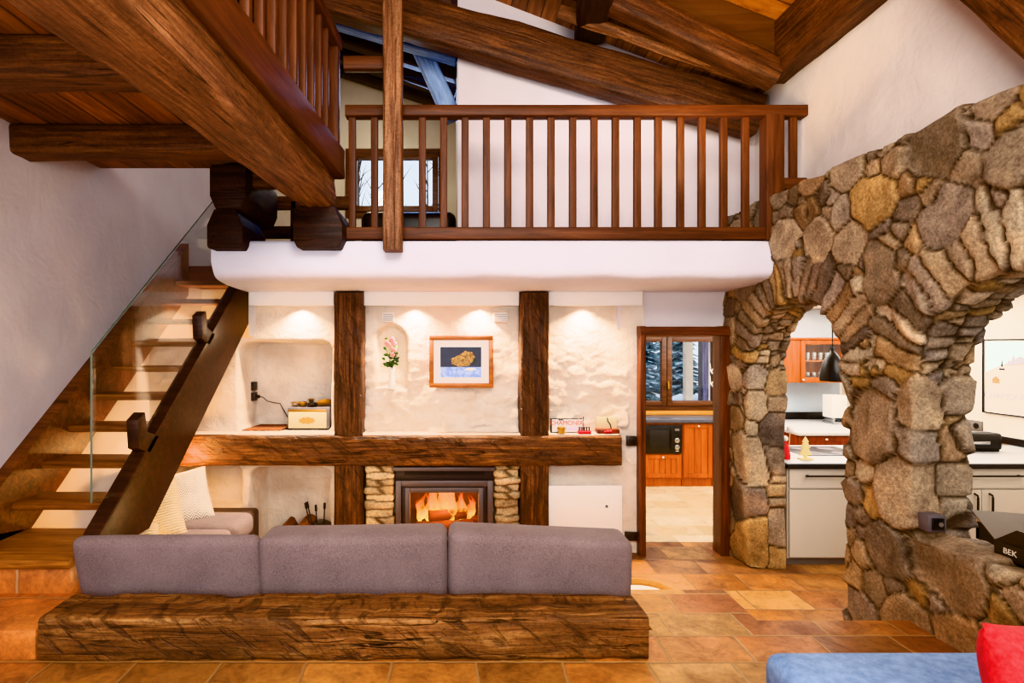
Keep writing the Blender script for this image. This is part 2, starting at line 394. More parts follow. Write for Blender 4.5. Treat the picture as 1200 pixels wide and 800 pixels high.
class MB:
    def __init__(s): s.v = []; s.f = []
    def add(s, vs, fs):
        n = len(s.v); s.v += [Vector(v) for v in vs]; s.f += [[i + n for i in f] for f in fs]; return s
    def hexa(s, p):                        # p: bottom 4 (ccw), top 4
        return s.add(p, [(3, 2, 1, 0), (4, 5, 6, 7), (0, 1, 5, 4), (1, 2, 6, 5), (2, 3, 7, 6), (3, 0, 4, 7)])
    def box(s, x0, x1, y0, y1, z0, z1):
        return s.hexa([(x0, y0, z0), (x1, y0, z0), (x1, y1, z0), (x0, y1, z0), (x0, y0, z1), (x1, y0, z1), (x1, y1, z1), (x0, y1, z1)])
    def tube(s, pts, r, n=8, caps=True):
        pts = [Vector(p) for p in pts]; rr = r if isinstance(r, (list, tuple)) else [r] * len(pts)
        vs = []; fs = []
        for i, p in enumerate(pts):
            d = (pts[min(i + 1, len(pts) - 1)] - pts[max(i - 1, 0)]).normalized()
            a = d.cross(Vector((0, 0, 1)) if abs(d.z) < .9 else Vector((1, 0, 0))).normalized(); b = d.cross(a)
            for k in range(n):
                t = 2 * PI * k / n; vs.append(p + (a * math.cos(t) + b * math.sin(t)) * rr[i])
        for i in range(len(pts) - 1):
            for k in range(n):
                fs.append((i * n + k, i * n + (k + 1) % n, (i + 1) * n + (k + 1) % n, (i + 1) * n + k))
        if caps: fs.append(list(range(n))[::-1]); fs.append([(len(pts) - 1) * n + k for k in range(n)])
        return s.add(vs, fs)
    def lathe(s, prof, c, n=24, axis=2):   # prof: (r, h)
        c = Vector(c); vs = []; fs = []
        for r, h in prof:
            for k in range(n):
                t = 2 * PI * k / n; q = [r * math.cos(t), r * math.sin(t), h]
                if axis == 1: q = [q[0], q[2], q[1]]
                if axis == 0: q = [q[2], q[0], q[1]]
                vs.append(c + Vector(q))
        for i in range(len(prof) - 1):
            for k in range(n): fs.append((i * n + k, i * n + (k + 1) % n, (i + 1) * n + (k + 1) % n, (i + 1) * n + k))
        fs.append(list(range(n))[::-1]); fs.append([(len(prof) - 1) * n + k for k in range(n)])
        return s.add(vs, fs)
    def prism(s, pts, d):                  # planar polygon (3d pts) extruded by vector d
        n = len(pts); d = Vector(d); pts = [Vector(p) for p in pts]
        return s.add(pts + [p + d for p in pts], [list(range(n))[::-1], list(range(n, 2 * n))] + [(i, (i + 1) % n, (i + 1) % n + n, i + n) for i in range(n)])
    def ball(s, c, r, sub=2, sc=(1, 1, 1)):
        bm = bmesh.new(); bmesh.ops.create_icosphere(bm, subdivisions=sub, radius=1)
        vs = [Vector(c) + Vector((v.co.x * r * sc[0], v.co.y * r * sc[1], v.co.z * r * sc[2])) for v in bm.verts]
        bm.verts.index_update(); fs = [[v.index for v in f.verts] for f in bm.faces]; bm.free(); return s.add(vs, fs)
    def build(s, name, mat, parent=None, bev=0, seg=2, smooth=40, origin=None, mats=None):
        xs = [v.x for v in s.v]; ys = [v.y for v in s.v]; zs = [v.z for v in s.v]
        o0 = Vector(origin) if origin is not None else Vector(((min(xs) + max(xs)) / 2, (min(ys) + max(ys)) / 2, min(zs)))
        me = bpy.data.meshes.new(name)
        me.from_pydata([v - o0 for v in s.v], [], s.f); me.validate()
        bm = bmesh.new(); bm.from_mesh(me)
        bmesh.ops.recalc_face_normals(bm, faces=bm.faces[:])
        if bev: bmesh.ops.bevel(bm, geom=bm.edges[:], offset=bev, segments=seg, profile=.5, affect='EDGES', clamp_overlap=True)
        bm.to_mesh(me); bm.free()
        if smooth:
            me.polygons.foreach_set('use_smooth', [True] * len(me.polygons)); me.set_sharp_from_angle(angle=math.radians(smooth))
        for m in (mats or [mat]): me.materials.append(M[m] if isinstance(m, str) else m)
        o = bpy.data.objects.new(name, me); return place(o, o0, parent)

def frame_rot(d, up=(0, 0, 1)):
    x = Vector(d).normalized(); u = Vector(up)
    if abs(x.dot(u.normalized())) > .98: u = Vector((0, 1, 0))
    z = (u - x * u.dot(x)).normalized(); y = z.cross(x)
    return Matrix((x, y, z)).transposed()

def timber(name, a, b, w, h, mat, parent=None, amp=.008, r=.018, w2=None, h2=None, up=(0, 0, 1), seed=None, chop=0, seg=.09, endcap_cut=0):
    """hewn timber from a to b: w across, h along up; grain runs along local x"""
    a, b = Vector(a), Vector(b); Ln = (b - a).length; R = frame_rot(b - a, up)
    w2 = w if w2 is None else w2; h2 = h if h2 is None else h2
    seed = random.random() * 90 if seed is None else seed
    n = max(1, int(Ln / seg)) if amp else 1
    prof = []
    kk = 4 if amp else 1
    cor = [(1, 1), (-1, 1), (-1, -1), (1, -1)]
    for ci, (sy, sz) in enumerate(cor):
        t0 = ci * PI / 2
        for j in range(3):
            t = t0 + j * PI / 4
            prof.append(('c', sy, sz, math.cos(t), math.sin(t)))
        ny, nz = cor[(ci + 1) % 4]
        for j in range(1, kk):
            prof.append(('e', sy + (ny - sy) * j / kk, sz + (nz - sz) * j / kk, 0, 0))
    vs, fs = [], []; m = len(prof)
    for i in range(n + 1):
        t = i / n; x = -Ln / 2 + Ln * t
        hw = (w + (w2 - w) * t) / 2; hh = (h + (h2 - h) * t) / 2
        for q in prof:
            if q[0] == 'c': y = q[1] * (hw - r) + q[3] * r; z = q[2] * (hh - r) + q[4] * r
            else: y = q[1] * hw if abs(q[1]) == 1 else q[1] * (hw - r); z = q[2] * hh if abs(q[2]) == 1 else q[2] * (hh - r)
            if amp:
                p = Vector((x * 2.2 + seed, y * 6 + seed * .7, z * 6))
                d = noise.fractal(p, 1, 2, 3) * amp + noise.noise(Vector((x * .9 + seed, q[1], q[2]))) * amp * .9
                if chop:
                    c = noise.noise(Vector((x * 11 + z * 9 + seed, y * 3, z * 7)))
                    d -= max(0, c) ** 1.2 * chop
                ln = math.hypot(y, z) or 1
                y += y / ln * d; z += z / ln * d
            vs.append((x, y, z))
    for i in range(n):
        for k in range(m): fs.append((i * m + k, i * m + (k + 1) % m, (i + 1) * m + (k + 1) % m, (i + 1) * m + k))
    fs.append(list(range(m))[::-1]); fs.append([n * m + k for k in range(m)])
    me = bpy.data.meshes.new(name); me.from_pydata(vs, [], fs)
    me.polygons.foreach_set('use_smooth', [True] * len(me.polygons)); me.set_sharp_from_angle(angle=math.radians(50))
    me.materials.append(M[mat]); o = bpy.data.objects.new(name, me)
    return place(o, (a + b) / 2, parent, R)

def rbox(name, x0, x1, y0, y1, z0, z1, mat, parent=None, r=.04, seg=3, puff=0.0):
    bm = bmesh.new(); bmesh.ops.create_cube(bm, size=1)
    S = Vector((x1 - x0, y1 - y0, z1 - z0))
    for v in bm.verts: v.co = Vector((v.co.x * S.x, v.co.y * S.y, v.co.z * S.z))
    bmesh.ops.bevel(bm, geom=bm.edges[:], offset=r, segments=seg, profile=.5, affect='EDGES', clamp_overlap=True)
    if puff:
        bmesh.ops.subdivide_edges(bm, edges=[e for e in bm.edges if e.calc_length() > .12], cuts=5, use_grid_fill=True)
        for v in bm.verts:
            for i in range(3):
                j, k = (i + 1) % 3, (i + 2) % 3
                a = max(0, 1 - (2 * v.co[j] / S[j]) ** 2) * max(0, 1 - (2 * v.co[k] / S[k]) ** 2)
                v.co[i] += puff * a * (2 * v.co[i] / S[i])
    me = bpy.data.meshes.new(name); bm.to_mesh(me); bm.free()
    me.polygons.foreach_set('use_smooth', [True] * len(me.polygons)); me.set_sharp_from_angle(angle=math.radians(60))
    me.materials.append(M[mat]); o = bpy.data.objects.new(name, me)
    return place(o, ((x0 + x1) / 2, (y0 + y1) / 2, (z0 + z1) / 2), parent)

def pillow(name, c, w, h, t, mat, rot, parent=None):
    """scatter cushion: local x width, z height, y thickness"""
    n = 18; vs, fs = [], []
    for side in (1, -1):
        for i in range(n + 1):
            for j in range(n + 1):
                u, v = 2 * i / n - 1, 2 * j / n - 1
                e = (1 - u ** 4) * (1 - v ** 4)
                pinch = 1 - .07 * (1 - abs(u * v)) * 1.0
                x = u * w / 2 * (1 - .06 * (1 - v * v) * 0 - .05 * (1 - v * v) * abs(u)); z = v * h / 2 * (1 - .05 * (1 - u * u) * abs(v))
                y = side * t / 2 * max(0, e) ** .55
                y += noise.noise(Vector((u * 2, v * 2, side * 3 + w * 9))) * .008 * e
                vs.append((x, y, z))
    q = (n + 1) ** 2
    for s in (0, 1):
        for i in range(n):
            for j in range(n):
                f = (s * q + i * (n + 1) + j, s * q + (i + 1) * (n + 1) + j, s * q + (i + 1) * (n + 1) + j + 1, s * q + i * (n + 1) + j + 1)
                fs.append(f if s == 0 else f[::-1])
    me = bpy.data.meshes.new(name); me.from_pydata(vs, [], fs)
    bm = bmesh.new(); bm.from_mesh(me); bmesh.ops.remove_doubles(bm, verts=bm.verts[:], dist=.0005); bmesh.ops.recalc_face_normals(bm, faces=bm.faces[:]); bm.to_mesh(me); bm.free()
    me.polygons.foreach_set('use_smooth', [True] * len(me.polygons)); me.materials.append(M[mat])
    return place(bpy.data.objects.new(name, me), c, parent, rot)

def text(name, body, size, loc, mat, parent=None, rot=None, ext=.0008):
    cu = bpy.data.curves.new(name, 'FONT'); cu.body = body; cu.size = size; cu.extrude = ext
    cu.align_x = 'CENTER'; cu.align_y = 'CENTER'
    t = bpy.data.objects.new('tmp', cu); COL.objects.link(t); dg = bpy.context.evaluated_depsgraph_get(); dg.update()
    me = bpy.data.meshes.new_from_object(t.evaluated_get(dg)); bpy.data.objects.remove(t); bpy.data.curves.remove(cu)
    me.name = name; me.materials.clear(); me.materials.append(M[mat])
    o = bpy.data.objects.new(name, me)
    return place(o, loc, parent, rot or Matrix.Rotation(PI / 2, 3, 'X'))

def voro(pts, seeds, metric, warp=.03, wscale=5, nq=9):
    """power diagram: seeds are (x, y, z[, radius[, id]]); returns bisector distance and stone id for every point"""
    kd = kdtree.KDTree(len(seeds)); ms = Vector(metric)
    sv = [Vector((s[0] * ms.x, s[1] * ms.y, s[2] * ms.z)) for s in seeds]
    rw = [(s[3] if len(s) > 3 else 0) ** 2 for s in seeds]; gid = [s[4] if len(s) > 4 else i for i, s in enumerate(seeds)]
    for i, s in enumerate(sv): kd.insert(s, i)
    kd.balance(); D = np.zeros(len(pts)); ID = np.zeros(len(pts), int)
    for i, p in enumerate(pts):
        p = Vector(p); wv = noise.noise_vector(p * wscale) * warp + noise.noise_vector(p * wscale * 3.1) * warp * .22
        q = Vector(((p.x + wv.x) * ms.x, (p.y + wv.y) * ms.y, (p.z + wv.z) * ms.z))
        r = [(d * d - rw[j], c, j) for c, j, d in kd.find_n(q, nq)]
        r.sort(key=lambda t: t[0]); pa, ca, ja = r[0]; best = 9
        for pb, cb, jb in r[1:]:
            if gid[jb] == gid[ja]: continue
            ln = (cb - ca).length
            if ln > 1e-6: best = min(best, (pb - pa) / (2 * ln))
        D[i] = best; ID[i] = gid[ja]
    return D, ID

def stonify(name, mesh, seeds, palette, metric=(1, 1, 1), bulge=.035, joint=.05, vary=.02, warp=.03, wscale=5, mortar=None, mat='stone', parent=None, power=2.6, tiltk=.10, rough=.006, shrink=0):
    """turn a dense closed mesh into laid stones: push every cell out, sink the joints, colour per stone"""
    n = len(mesh.vertices); co = np.zeros(n * 3); mesh.vertices.foreach_get('co', co); co = co.reshape(-1, 3)
    no = np.zeros(n * 3); mesh.vertex_normals.foreach_get('vector', no); no = no.reshape(-1, 3)
    D, ID = voro(co, seeds, metric, warp, wscale)
    r2 = np.random.default_rng(11); ns = max(len(seeds), int(ID.max()) + 1)
    offs = r2.uniform(-1, 1, ns) * vary; tilt = r2.normal(0, tiltk, (ns, 3))
    pal = np.array([c[:3] for c in palette]); wts = r2.integers(0, len(pal), ns); cols = pal[wts] * r2.uniform(.80, 1.2, (ns, 1))
    sd = np.zeros((ns, 3)); cnt = np.zeros(ns)
    for s_, c_ in zip(ID, co): sd[s_] += c_; cnt[s_] += 1
    sd /= np.maximum(cnt, 1)[:, None]
    t = np.clip(D / joint, 0, 1); prof = 1 - (1 - t) ** power
    tl = ((co - sd[ID]) * tilt[ID]).sum(1)
    fine = np.array([noise.fractal(Vector(p) * 7, .8, 2.1, 5) for p in co]) * rough
    disp = prof * (bulge + offs[ID] + np.clip(tl, -.03, .03)) + fine - shrink
    co2 = co + no * disp[:, None]
    mesh.vertices.foreach_set('co', co2.ravel())
    mo = np.array((mortar or srgb(112, 92, 72))[:3])
    k = np.clip((D - .003) / (joint * .3), 0, 1)[:, None]
    # inside one stone the colour drifts a little
    dr = np.array([noise.fractal(Vector(p) * 3.3 + Vector((7, 3, 1)), 1, 2, 3) for p in co])[:, None]
    c = cols[ID] * (1 + .22 * dr) + np.clip(dr - .25, 0, 1) * np.array(srgb(176, 120, 60)[:3]) * .5
    c = mo * (1 - k) + c * k
    at = mesh.attributes.new('Col', 'FLOAT_COLOR', 'POINT')
    at.data.foreach_set('color', np.hstack([np.clip(c, 0, 1), np.ones((n, 1))]).ravel())
    mesh.polygons.foreach_set('use_smooth', [True] * len(mesh.polygons))
    mesh.materials.clear(); mesh.materials.append(M[mat]); mesh.update()
    o = bpy.data.objects.new(name, mesh); return place(o, (0, 0, 0), parent)

def remeshed(mb, voxel):
    me = bpy.data.meshes.new('tmp'); me.from_pydata(mb.v, [], mb.f)
    bm = bmesh.new(); bm.from_mesh(me); bmesh.ops.remove_doubles(bm, verts=bm.verts[:], dist=1e-5); bmesh.ops.recalc_face_normals(bm, faces=bm.faces[:]); bm.to_mesh(me); bm.free()
    o = bpy.data.objects.new('tmp', me); COL.objects.link(o)
    md = o.modifiers.new('r', 'REMESH'); md.mode = 'VOXEL'; md.voxel_size = voxel
    dg = bpy.context.evaluated_depsgraph_get(); dg.update()
    res = bpy.data.meshes.new_from_object(o.evaluated_get(dg))
    bpy.data.objects.remove(o); bpy.data.meshes.remove(me); return res

def copy_thing(root, delta, label=None, parent=None):
    """copy a thing with its parts and sub-parts, moved by delta"""
    c = root.copy(); COL.objects.link(c)
    if parent is not None: c.parent = parent
    else: c.matrix_basis = Matrix.Translation(Vector(delta)) @ root.matrix_basis
    if label: c['label'] = label
    for ch in list(root.children): copy_thing(ch, (0, 0, 0), None, c)
    return c

def heightfield(name, xs, zs, depth, keep, mat, Yfun=None):
    """wall in the XZ plane: depth(X, Z arrays) -> Y"""
    X, Z = np.meshgrid(xs, zs); Y = depth(X, Z); nx, nz = len(xs), len(zs)
    vs = np.stack([X, Y, Z], -1).reshape(-1, 3)
    K = keep(X, Z)
    fs = []
    for j in range(nz - 1):
        for i in range(nx - 1):
            if K[j, i] and K[j + 1, i] and K[j, i + 1] and K[j + 1, i + 1]:
                a = j * nx + i; fs.append((a, a + 1, a + nx + 1, a + nx))
    me = bpy.data.meshes.new(name); me.from_pydata(vs.tolist(), [], fs)
    bm = bmesh.new(); bm.from_mesh(me); bmesh.ops.delete(bm, geom=[v for v in bm.verts if not v.link_faces], context='VERTS'); bm.to_mesh(me); bm.free()
    me.polygons.foreach_set('use_smooth', [True] * len(me.polygons)); me.materials.append(M[mat])
    return place(bpy.data.objects.new(name, me), (0, 0, 0))

def noise_arr(X, Z, s, seed=0, octv=4):
    return np.array([noise.fractal(Vector((x * s, z * s, seed)), 1, 2, octv) for x, z in zip(X.ravel(), Z.ravel())]).reshape(X.shape)

def sst(e0, e1, x):
    t = np.clip((x - e0) / (e1 - e0), 0, 1); return t * t * (3 - 2 * t)
# ------------------------------------------------------------------ the setting
def zroof(X): return 4.18 + .385 * (2.62 - X)
SM = .805                                                    # slope of the stairs
XL = -2.80                                                   # plane of the wall beside the stairs

def sbox(name, x0, x1, y0, y1, z0, z1, mat, bev=0):
    return struct(MB().box(x0, x1, y0, y1, z0, z1).build(name, mat, None, bev, origin=(0, 0, 0)))

def floors():
    sbox('floor', -3.0, 6.0, 2.4, 5.22, -.12, 0, 'tiles')
    sbox('floor_kitchen', -3.0, 6.0, 5.22, 8.1, -.12, 0, 'tiles_pale')
    out = [(-3.0, -1.6), (2.6, -1.6), (2.6, 2.97), (1.66, 2.97), (1.66, 3.345), (1.05, 3.345), (1.05, 2.87), (-3.0, 2.87)]
    struct(MB().prism([(x, y, -.1) for x, y in out], (0, 0, .49)).build('floor_raised', 'tiles_near', None, .006, origin=(0, 0, 0)))
    struct(MB().box(-2.86, -1.985, 2.6, 3.0, .38, .527).build('floor_step', 'tiles_step', None, .008, origin=(-.2, 0, 0)))
    struct(MB().box(-2.86, -2.09, 2.985, 3.5, .38, .665).build('floor_step_riser', 'tiles_step', None, .006, origin=(-.35, 0, 0)))
floors()

# plain walls
sbox('wall_left', XL - .2, XL, -1.6, 7.4, -.1, 6.3, 'plaster_cool')
sbox('wall_right_upper', 2.77, 2.95, -1.6, 5.3, 2.46, 4.9, 'plaster')
struct(MB().prism([(.05, 5.0, 2.6), (2.78, 5.0, 2.6), (2.78, 5.0, zroof(2.78) + .05), (.05, 5.0, zroof(.05) + .05)], (0, .28, 0)).build('wall_gallery', 'plaster_cool', origin=(0, 0, 0)))
sbox('wall_gallery_side', .05, .2, 5.28, 7.3, 2.6, 5.4, 'cream')

def wall_with_hole(name, Y, th, x0, x1, z0, z1, hx0, hx1, hz0, hz1, mat):
    m = MB()
    m.box(x0, hx0, Y, Y + th, z0, z1); m.box(hx1, x1, Y, Y + th, z0, z1)
    m.box(hx0, hx1, Y, Y + th, z0, hz0); m.box(hx0, hx1, Y, Y + th, hz1, z1)
    return struct(m.build(name, mat, origin=(0, 0, 0)))
wall_with_hole('wall_back_loft', 7.2, .25, -3.0, .2, 2.5, 6.3, -1.39, -.12, 3.56, 4.44, 'cream')
wall_with_hole('wall_kitchen', 7.85, .25, 1.2, 5.9, -.1, 2.6, 2.3, 3.80, 1.0, 2.06, 'kwall')
sbox('wall_kitchen_right', 5.6, 5.8, 1.0, 8.1, -.1, 2.6, 'kwall')
sbox('wall_kitchen_left', 1.2, 1.4, 5.1, 7.9, -.1, 2.5, 'kwall')
sbox('ceiling_kitchen', 1.2, 5.8, 5.02, 8.1, 2.4, 2.5, 'smooth_white')
sbox('ceiling_kitchen_side', 2.83, 5.8, 1.0, 5.02, 2.4, 2.5, 'smooth_white')
sbox('wall_over_door', 1.5, 2.62, 4.98, 5.3, 2.03, 2.4, 'plaster_cool')
sbox('wall_door_jamb', 2.60, 2.85, 5.0, 5.32, 0, 2.05, 'plaster_rough')
sbox('wall_backsplash', 4.2, 5.55, 7.82, 7.85, .8, 2.38, 'splash')

# roofs
def roof(name, y0, y1, dz, mat):
    p = []
    for z in (0, .08):
        for x, y in ((-2.95, y0), (2.95, y0), (2.95, y1), (-2.95, y1)): p.append((x, y, zroof(x) + dz + z))
    return struct(MB().hexa(p).build(name, mat, origin=(0, 0, 0)))
roof('ceiling_rear', 4.42, 7.5, 0, 'ceil_roof')
roof('ceiling_front', -1.6, 4.46, .31, 'ceil_front')
struct(MB().hexa([(-2.95, 4.40, zroof(-2.95) - .01), (2.95, 4.40, zroof(2.95) - .01), (2.95, 4.425, zroof(2.95) - .01), (-2.95, 4.425, zroof(-2.95) - .01), (-2.95, 4.40, zroof(-2.95) + .36), (2.95, 4.40, zroof(2.95) + .36), (2.95, 4.425, zroof(2.95) + .36), (-2.95, 4.425, zroof(-2.95) + .36)]).build('ceiling_step', 'ceil_front', origin=(0, 0, 0)))
# loft floor seen from below
sbox('ceiling_loft', -2.86, -.98, .3, 4.35, 3.29, 3.36, 'ceil_loft')

# the gallery slab with a hand-plastered soft front edge
def gallery_slab():
    prof = [(5.06, 2.70), (4.30, 2.70), (4.255, 2.69), (4.24, 2.665), (4.237, 2.60), (4.236, 2.53), (4.238, 2.475), (4.245, 2.445), (4.262, 2.42), (4.30, 2.402), (4.38, 2.388), (4.5, 2.376), (4.75, 2.366), (5.06, 2.362)]
    xs = np.arange(-1.875, 2.54, .03); vs = []; fs = []; m = len(prof)
    for i, x in enumerate(xs):
        e = max(0, 1 - (x + 1.875) / .11)
        for j, (y, z) in enumerate(prof):
            d = noise.fractal(Vector((x * 1.6, z * 3, 3)), 1, 2, 4) * .012 if 0 < j < m - 1 else 0
            inx = .05 * e * e * (1 if 6 <= j <= 10 else .3)
            yy = y - d if j < 9 else y; zz = z + (d * .8 if j >= 8 else 0)
            vs.append((x + (.02 * max(0, (2.50 - z) / .15) * e), yy + inx * .5, zz))
    n = len(xs)
    for i in range(n - 1):
        for j in range(m - 1): fs.append((i * m + j, i * m + j + 1, (i + 1) * m + j + 1, (i + 1) * m + j))
        fs.append((i * m + m - 1, i * m, (i + 1) * m, (i + 1) * m + m - 1))
    fs.append(list(range(m))[::-1]); fs.append([(n - 1) * m + j for j in range(m)])
    mb = MB(); mb.add(vs, fs); struct(mb.build('floor_gallery', 'plaster_slab', origin=(0, 0, 0), smooth=60))
gallery_slab()
sbox('floor_loft', -1.875, .1, 5.06, 7.25, 2.5, 2.70, 'railvert')
sbox('floor_landing', -2.82, -1.875, 5.68, 7.25, 2.5, 2.70, 'railvert')

# the fireplace wall: one plastered surface with its niches
def fire_wall():
    xs = np.arange(-2.80, 1.745, .0165); zs = np.arange(0, 2.372, .0165)
    def rr(X, Z, x0, x1, z0, z1, r, e=.012):
        """rounded box mask, 1 inside"""
        cx, cz = (x0 + x1) / 2, (z0 + z1) / 2; hx, hz = (x1 - x0) / 2 - r, (z1 - z0) / 2 - r
        qx = np.abs(X - cx) - hx; qz = np.abs(Z - cz) - hz
        d = np.hypot(np.maximum(qx, 0), np.maximum(qz, 0)) + np.minimum(np.maximum(qx, qz), 0) - r
        return 1 - sst(-e, e, d), d
    def depth(X, Z):
        n1 = noise_arr(X, Z, 1.7, 1.3); n2 = noise_arr(X, Z, 7, 4.2, 5)
        Xw = X + n1 * .012; Zw = Z + noise_arr(X, Z, 2.1, 8.8) * .012
        Y = 5.05 + n1 * .012 + n2 * .003
        # stones showing through the whitewash
        seeds = []
        r2 = random.Random(5); z = 0.0
        while z < 2.5:
            x = -1.05 + r2.uniform(0, .15)
            while x < 1.6:
                wd = r2.uniform(.14, .34); seeds.append((x + wd / 2, 0, z + r2.uniform(-.02, .02))); x += wd
            z += r2.uniform(.09, .15)
        sel = (X > -1.02) & (X < 1.6) & (Z > .95)
        pts = [(a, 0, b) for a, b in zip(X[sel], Z[sel])]
        D, ID = voro(pts, seeds, (1, 1, 1.5), .05, 4)
        r3 = np.random.default_rng(3); offs = r3.uniform(-.4, 1, len(seeds))
        rough = np.zeros_like(X); rough[sel] = (1 - (1 - np.clip(D / .07, 0, 1)) ** 2) * (.015 + .016 * offs[ID])
        low = .15 + .85 * sst(1.95, 1.45, Z)
        patch = sst(-.05, .35, noise_arr(X, Z, 2.6, 12.2, 3) + .15)
        rough *= low * (.25 + .75 * patch)
        nz = noise_arr(X, Z * 1.7, 6.5, 2.5, 6); rid = np.abs(noise_arr(X, Z * 2.0, 5.5, 9.5, 5))
        rough += np.where(sel, (nz * .024 - np.maximum(0, .13 - rid) * .20 * patch) * low + noise_arr(X, Z, 4, 6.5, 3) * .010, 0)
        Y -= rough
        Y -= .10 * sst(1.36, 1.66, X)                                        # thicker strip beside the door
        m, d = rr(Xw, Zw, -1.97, -1.125, 1.072, 1.905, .075); Y += .43 * m    # large niche
        m, d = rr(Xw, Zw, -2.60, -1.955, .36, .745, .05); Y += .28 * m        # low niche by the stairs
        m, d = rr(Xw, Zw, -1.858, -1.135, -.15, .735, .06); Y += .40 * m      # firewood niche
        ax, az = -.565, 1.915                                                # arched niche
        dd = np.where(Z > az, np.hypot(Xw - ax, Zw - az), np.abs(Xw - ax)) - .145
        dd = np.maximum(dd, 1.475 - Z)
        Y += .13 * (1 - sst(-.014, .014, dd))
        fb = (X > -.49) & (X < .35) & (Z < .70); Y[fb] = 5.5
        return Y
    keep = lambda X, Z: ~((X < -1.845) & (Z > 1.96))
    struct(heightfield('wall_back', xs, zs, depth, keep, 'plaster_rough'))
    sbox('wall_back_core', -1.83, 1.73, 5.6, 5.75, 0, 2.5, 'plaster')
fire_wall()
sbox('wall_stairwell', -1.88, -1.82, 5.04, 5.65, 1.96, 2.5, 'plaster')
sbox('wall_stair_end', -2.82, -1.8, 6.1, 6.2, 0, 2.5, 'cream')
for i, (x0, x1) in enumerate(((-1.84, -1.07), (-.80, .605), (.87, 1.72))):
    sbox('trim_%d' % (i + 1), x0, x1, 4.935, 5.3, 2.238, 2.37, 'smooth_white', .004)
sbox('trim_4', -2.45, 1.5, 4.90, 5.12, 1.058, 1.083, 'plaster_rough', .008)

# the stone wall with its two arches
def stone_wall():
    x0, x1 = 2.485, 2.80
    yA, yB, rA, zs_ = 4.02, 2.385, .565, 1.655
    outer = [(5.02, 3.03), (.6, 3.03), (.6, .0), (3.46, .0)]
    arcA = [(yA - rA * math.cos(t), zs_ + rA * math.sin(t)) for t in np.linspace(0, PI, 18)]
    outer += [(3.458, .8)] + arcA + [(4.586, .8), (4.585, 0), (5.02, 0)]
    arcB = [(yB - rA * math.cos(t), zs_ + rA * math.sin(t)) for t in np.linspace(0, PI, 18)]
    hole = [(yB - rA, .85)] + arcB + [(yB + rA + .005, .85)]
    allp = outer + hole
    tri = tessellate_polygon([[Vector((p[0], p[1], 0)) for p in outer], [Vector((p[0], p[1], 0)) for p in hole]])
    n = len(allp); vs = [(x0, p[0], p[1]) for p in allp] + [(x1, p[0], p[1]) for p in allp]
    fs = [tuple(t) for t in tri] + [tuple(i + n for i in t) for t in tri]
    for lo, hi in ((0, len(outer)), (len(outer), n)):
        for i in range(lo, hi):
            j = i + 1 if i + 1 < hi else lo
            fs.append((i, j, j + n, i + n))
    mb = MB(); mb.add(vs, fs)
    me = remeshed(mb, .017)
    r = random.Random(21); seeds = []
    def ring(Y, Z):
        for yc in (yA, yB):
            if Z > zs_ - .02:
                d = math.hypot(Y - yc, Z - zs_)
                if d < rA + .33: return True
        return False
    gid = [0]
    def add(x, y, z, rad, two=True):
        """a stone is one seed, or two or three sharing an id (long and angular stones)"""
        gid[0] += 1
        seeds.append((x, y, z, rad, gid[0]))
        if two and rad > .09 and r.random() < .75:
            a = r.choice((0, .3, -.3, PI / 2, PI / 2 - .3, PI / 2 + .3)) + r.uniform(-.15, .15); k = r.uniform(.5, .95) * rad
            seeds.append((x, y + k * math.cos(a), z + k * math.sin(a), rad * r.uniform(.7, 1), gid[0]))
    for layer, X in enumerate((2.50, 2.76)):
        pts = []; tries = 0
        while tries < 12000:
            tries += 1
            Y, Z = r.uniform(.5, 5.1), r.uniform(-.05, 3.1)
            if ring(Y, Z): continue
            rad = r.choice((.13, .16, .19)) if tries < 3000 else r.choice((.07, .10)) if tries < 7000 else .045
            if all((Y - a) ** 2 + (Z - b) ** 2 > (rad + c) ** 2 * (.95 if tries < 3000 else .8) for a, b, c in pts):
                pts.append((Y, Z, rad)); add(X + r.uniform(-.03, .03), Y, Z, rad)
    for X in (2.48, 2.60, 2.69, 2.79):
        for yc in (yA, yB):
            t = -.05 + r.uniform(0, .1)
            while t < PI + .05:
                rad = rA + .09 + r.uniform(-.02, .02); x_ = X + r.uniform(-.02, .02); gid[0] += 1; far = r.uniform(.14, .28)
                for q in ((0, far * .33, far * .66, far) if X < 2.5 else (0, .08)):
                    seeds.append((x_, yc - (rad + q) * math.cos(t), zs_ + (rad + q) * math.sin(t), .03, gid[0]))
                t += r.uniform(.085, .17) if X < 2.5 else r.uniform(.05, .10)
    y = .5
    while y < 5.1:                                            # thin coping course
        w_ = r.uniform(.10, .22); gid[0] += 1
        for q in (-.5, -.17, .17, .5): seeds.append((2.5, y + w_ * q, 3.045, .02, gid[0]))
        y += w_ * 1.35
    pal = [srgb(c) for c in ('9a8876', '8c7d70', 'a38d76', '95826f', 'ad967c', '867769', 'a58a6c', '90806f', 'aa8a62', 'a08469', 'a99985', '8e8075', 'b8a28a', '7d7169', '9b8c7e', 'a5927d')]
    o = stonify('wall_right', me, seeds, pal, (1, 1, 1), .024, .026, .009, .032, 3.2, srgb(66, 52, 41), power=3.8, tiltk=.12, rough=.006, shrink=.014)
    struct(o)
stone_wall()

# door frame and windows
def door():
    d = bpy.data.objects.new('door_1', None); place(d, (2.07, 4.93, 0)); struct(d)
    for nm, a, b, w in (('jamb', (1.697, 4.93, 0), (1.697, 4.93, 2.05), .05), ('jamb', (2.44, 4.95, 0), (2.44, 4.95, 2.05), .085)):
        timber(nm, a, b, .16, w, 'doorframe', d, .002, .006, up=(1, 0, 0))
    timber('head', (1.67, 4.93, 2.005), (2.485, 4.93, 2.005), .16, .08, 'doorframe', d, .002, .006)
door()

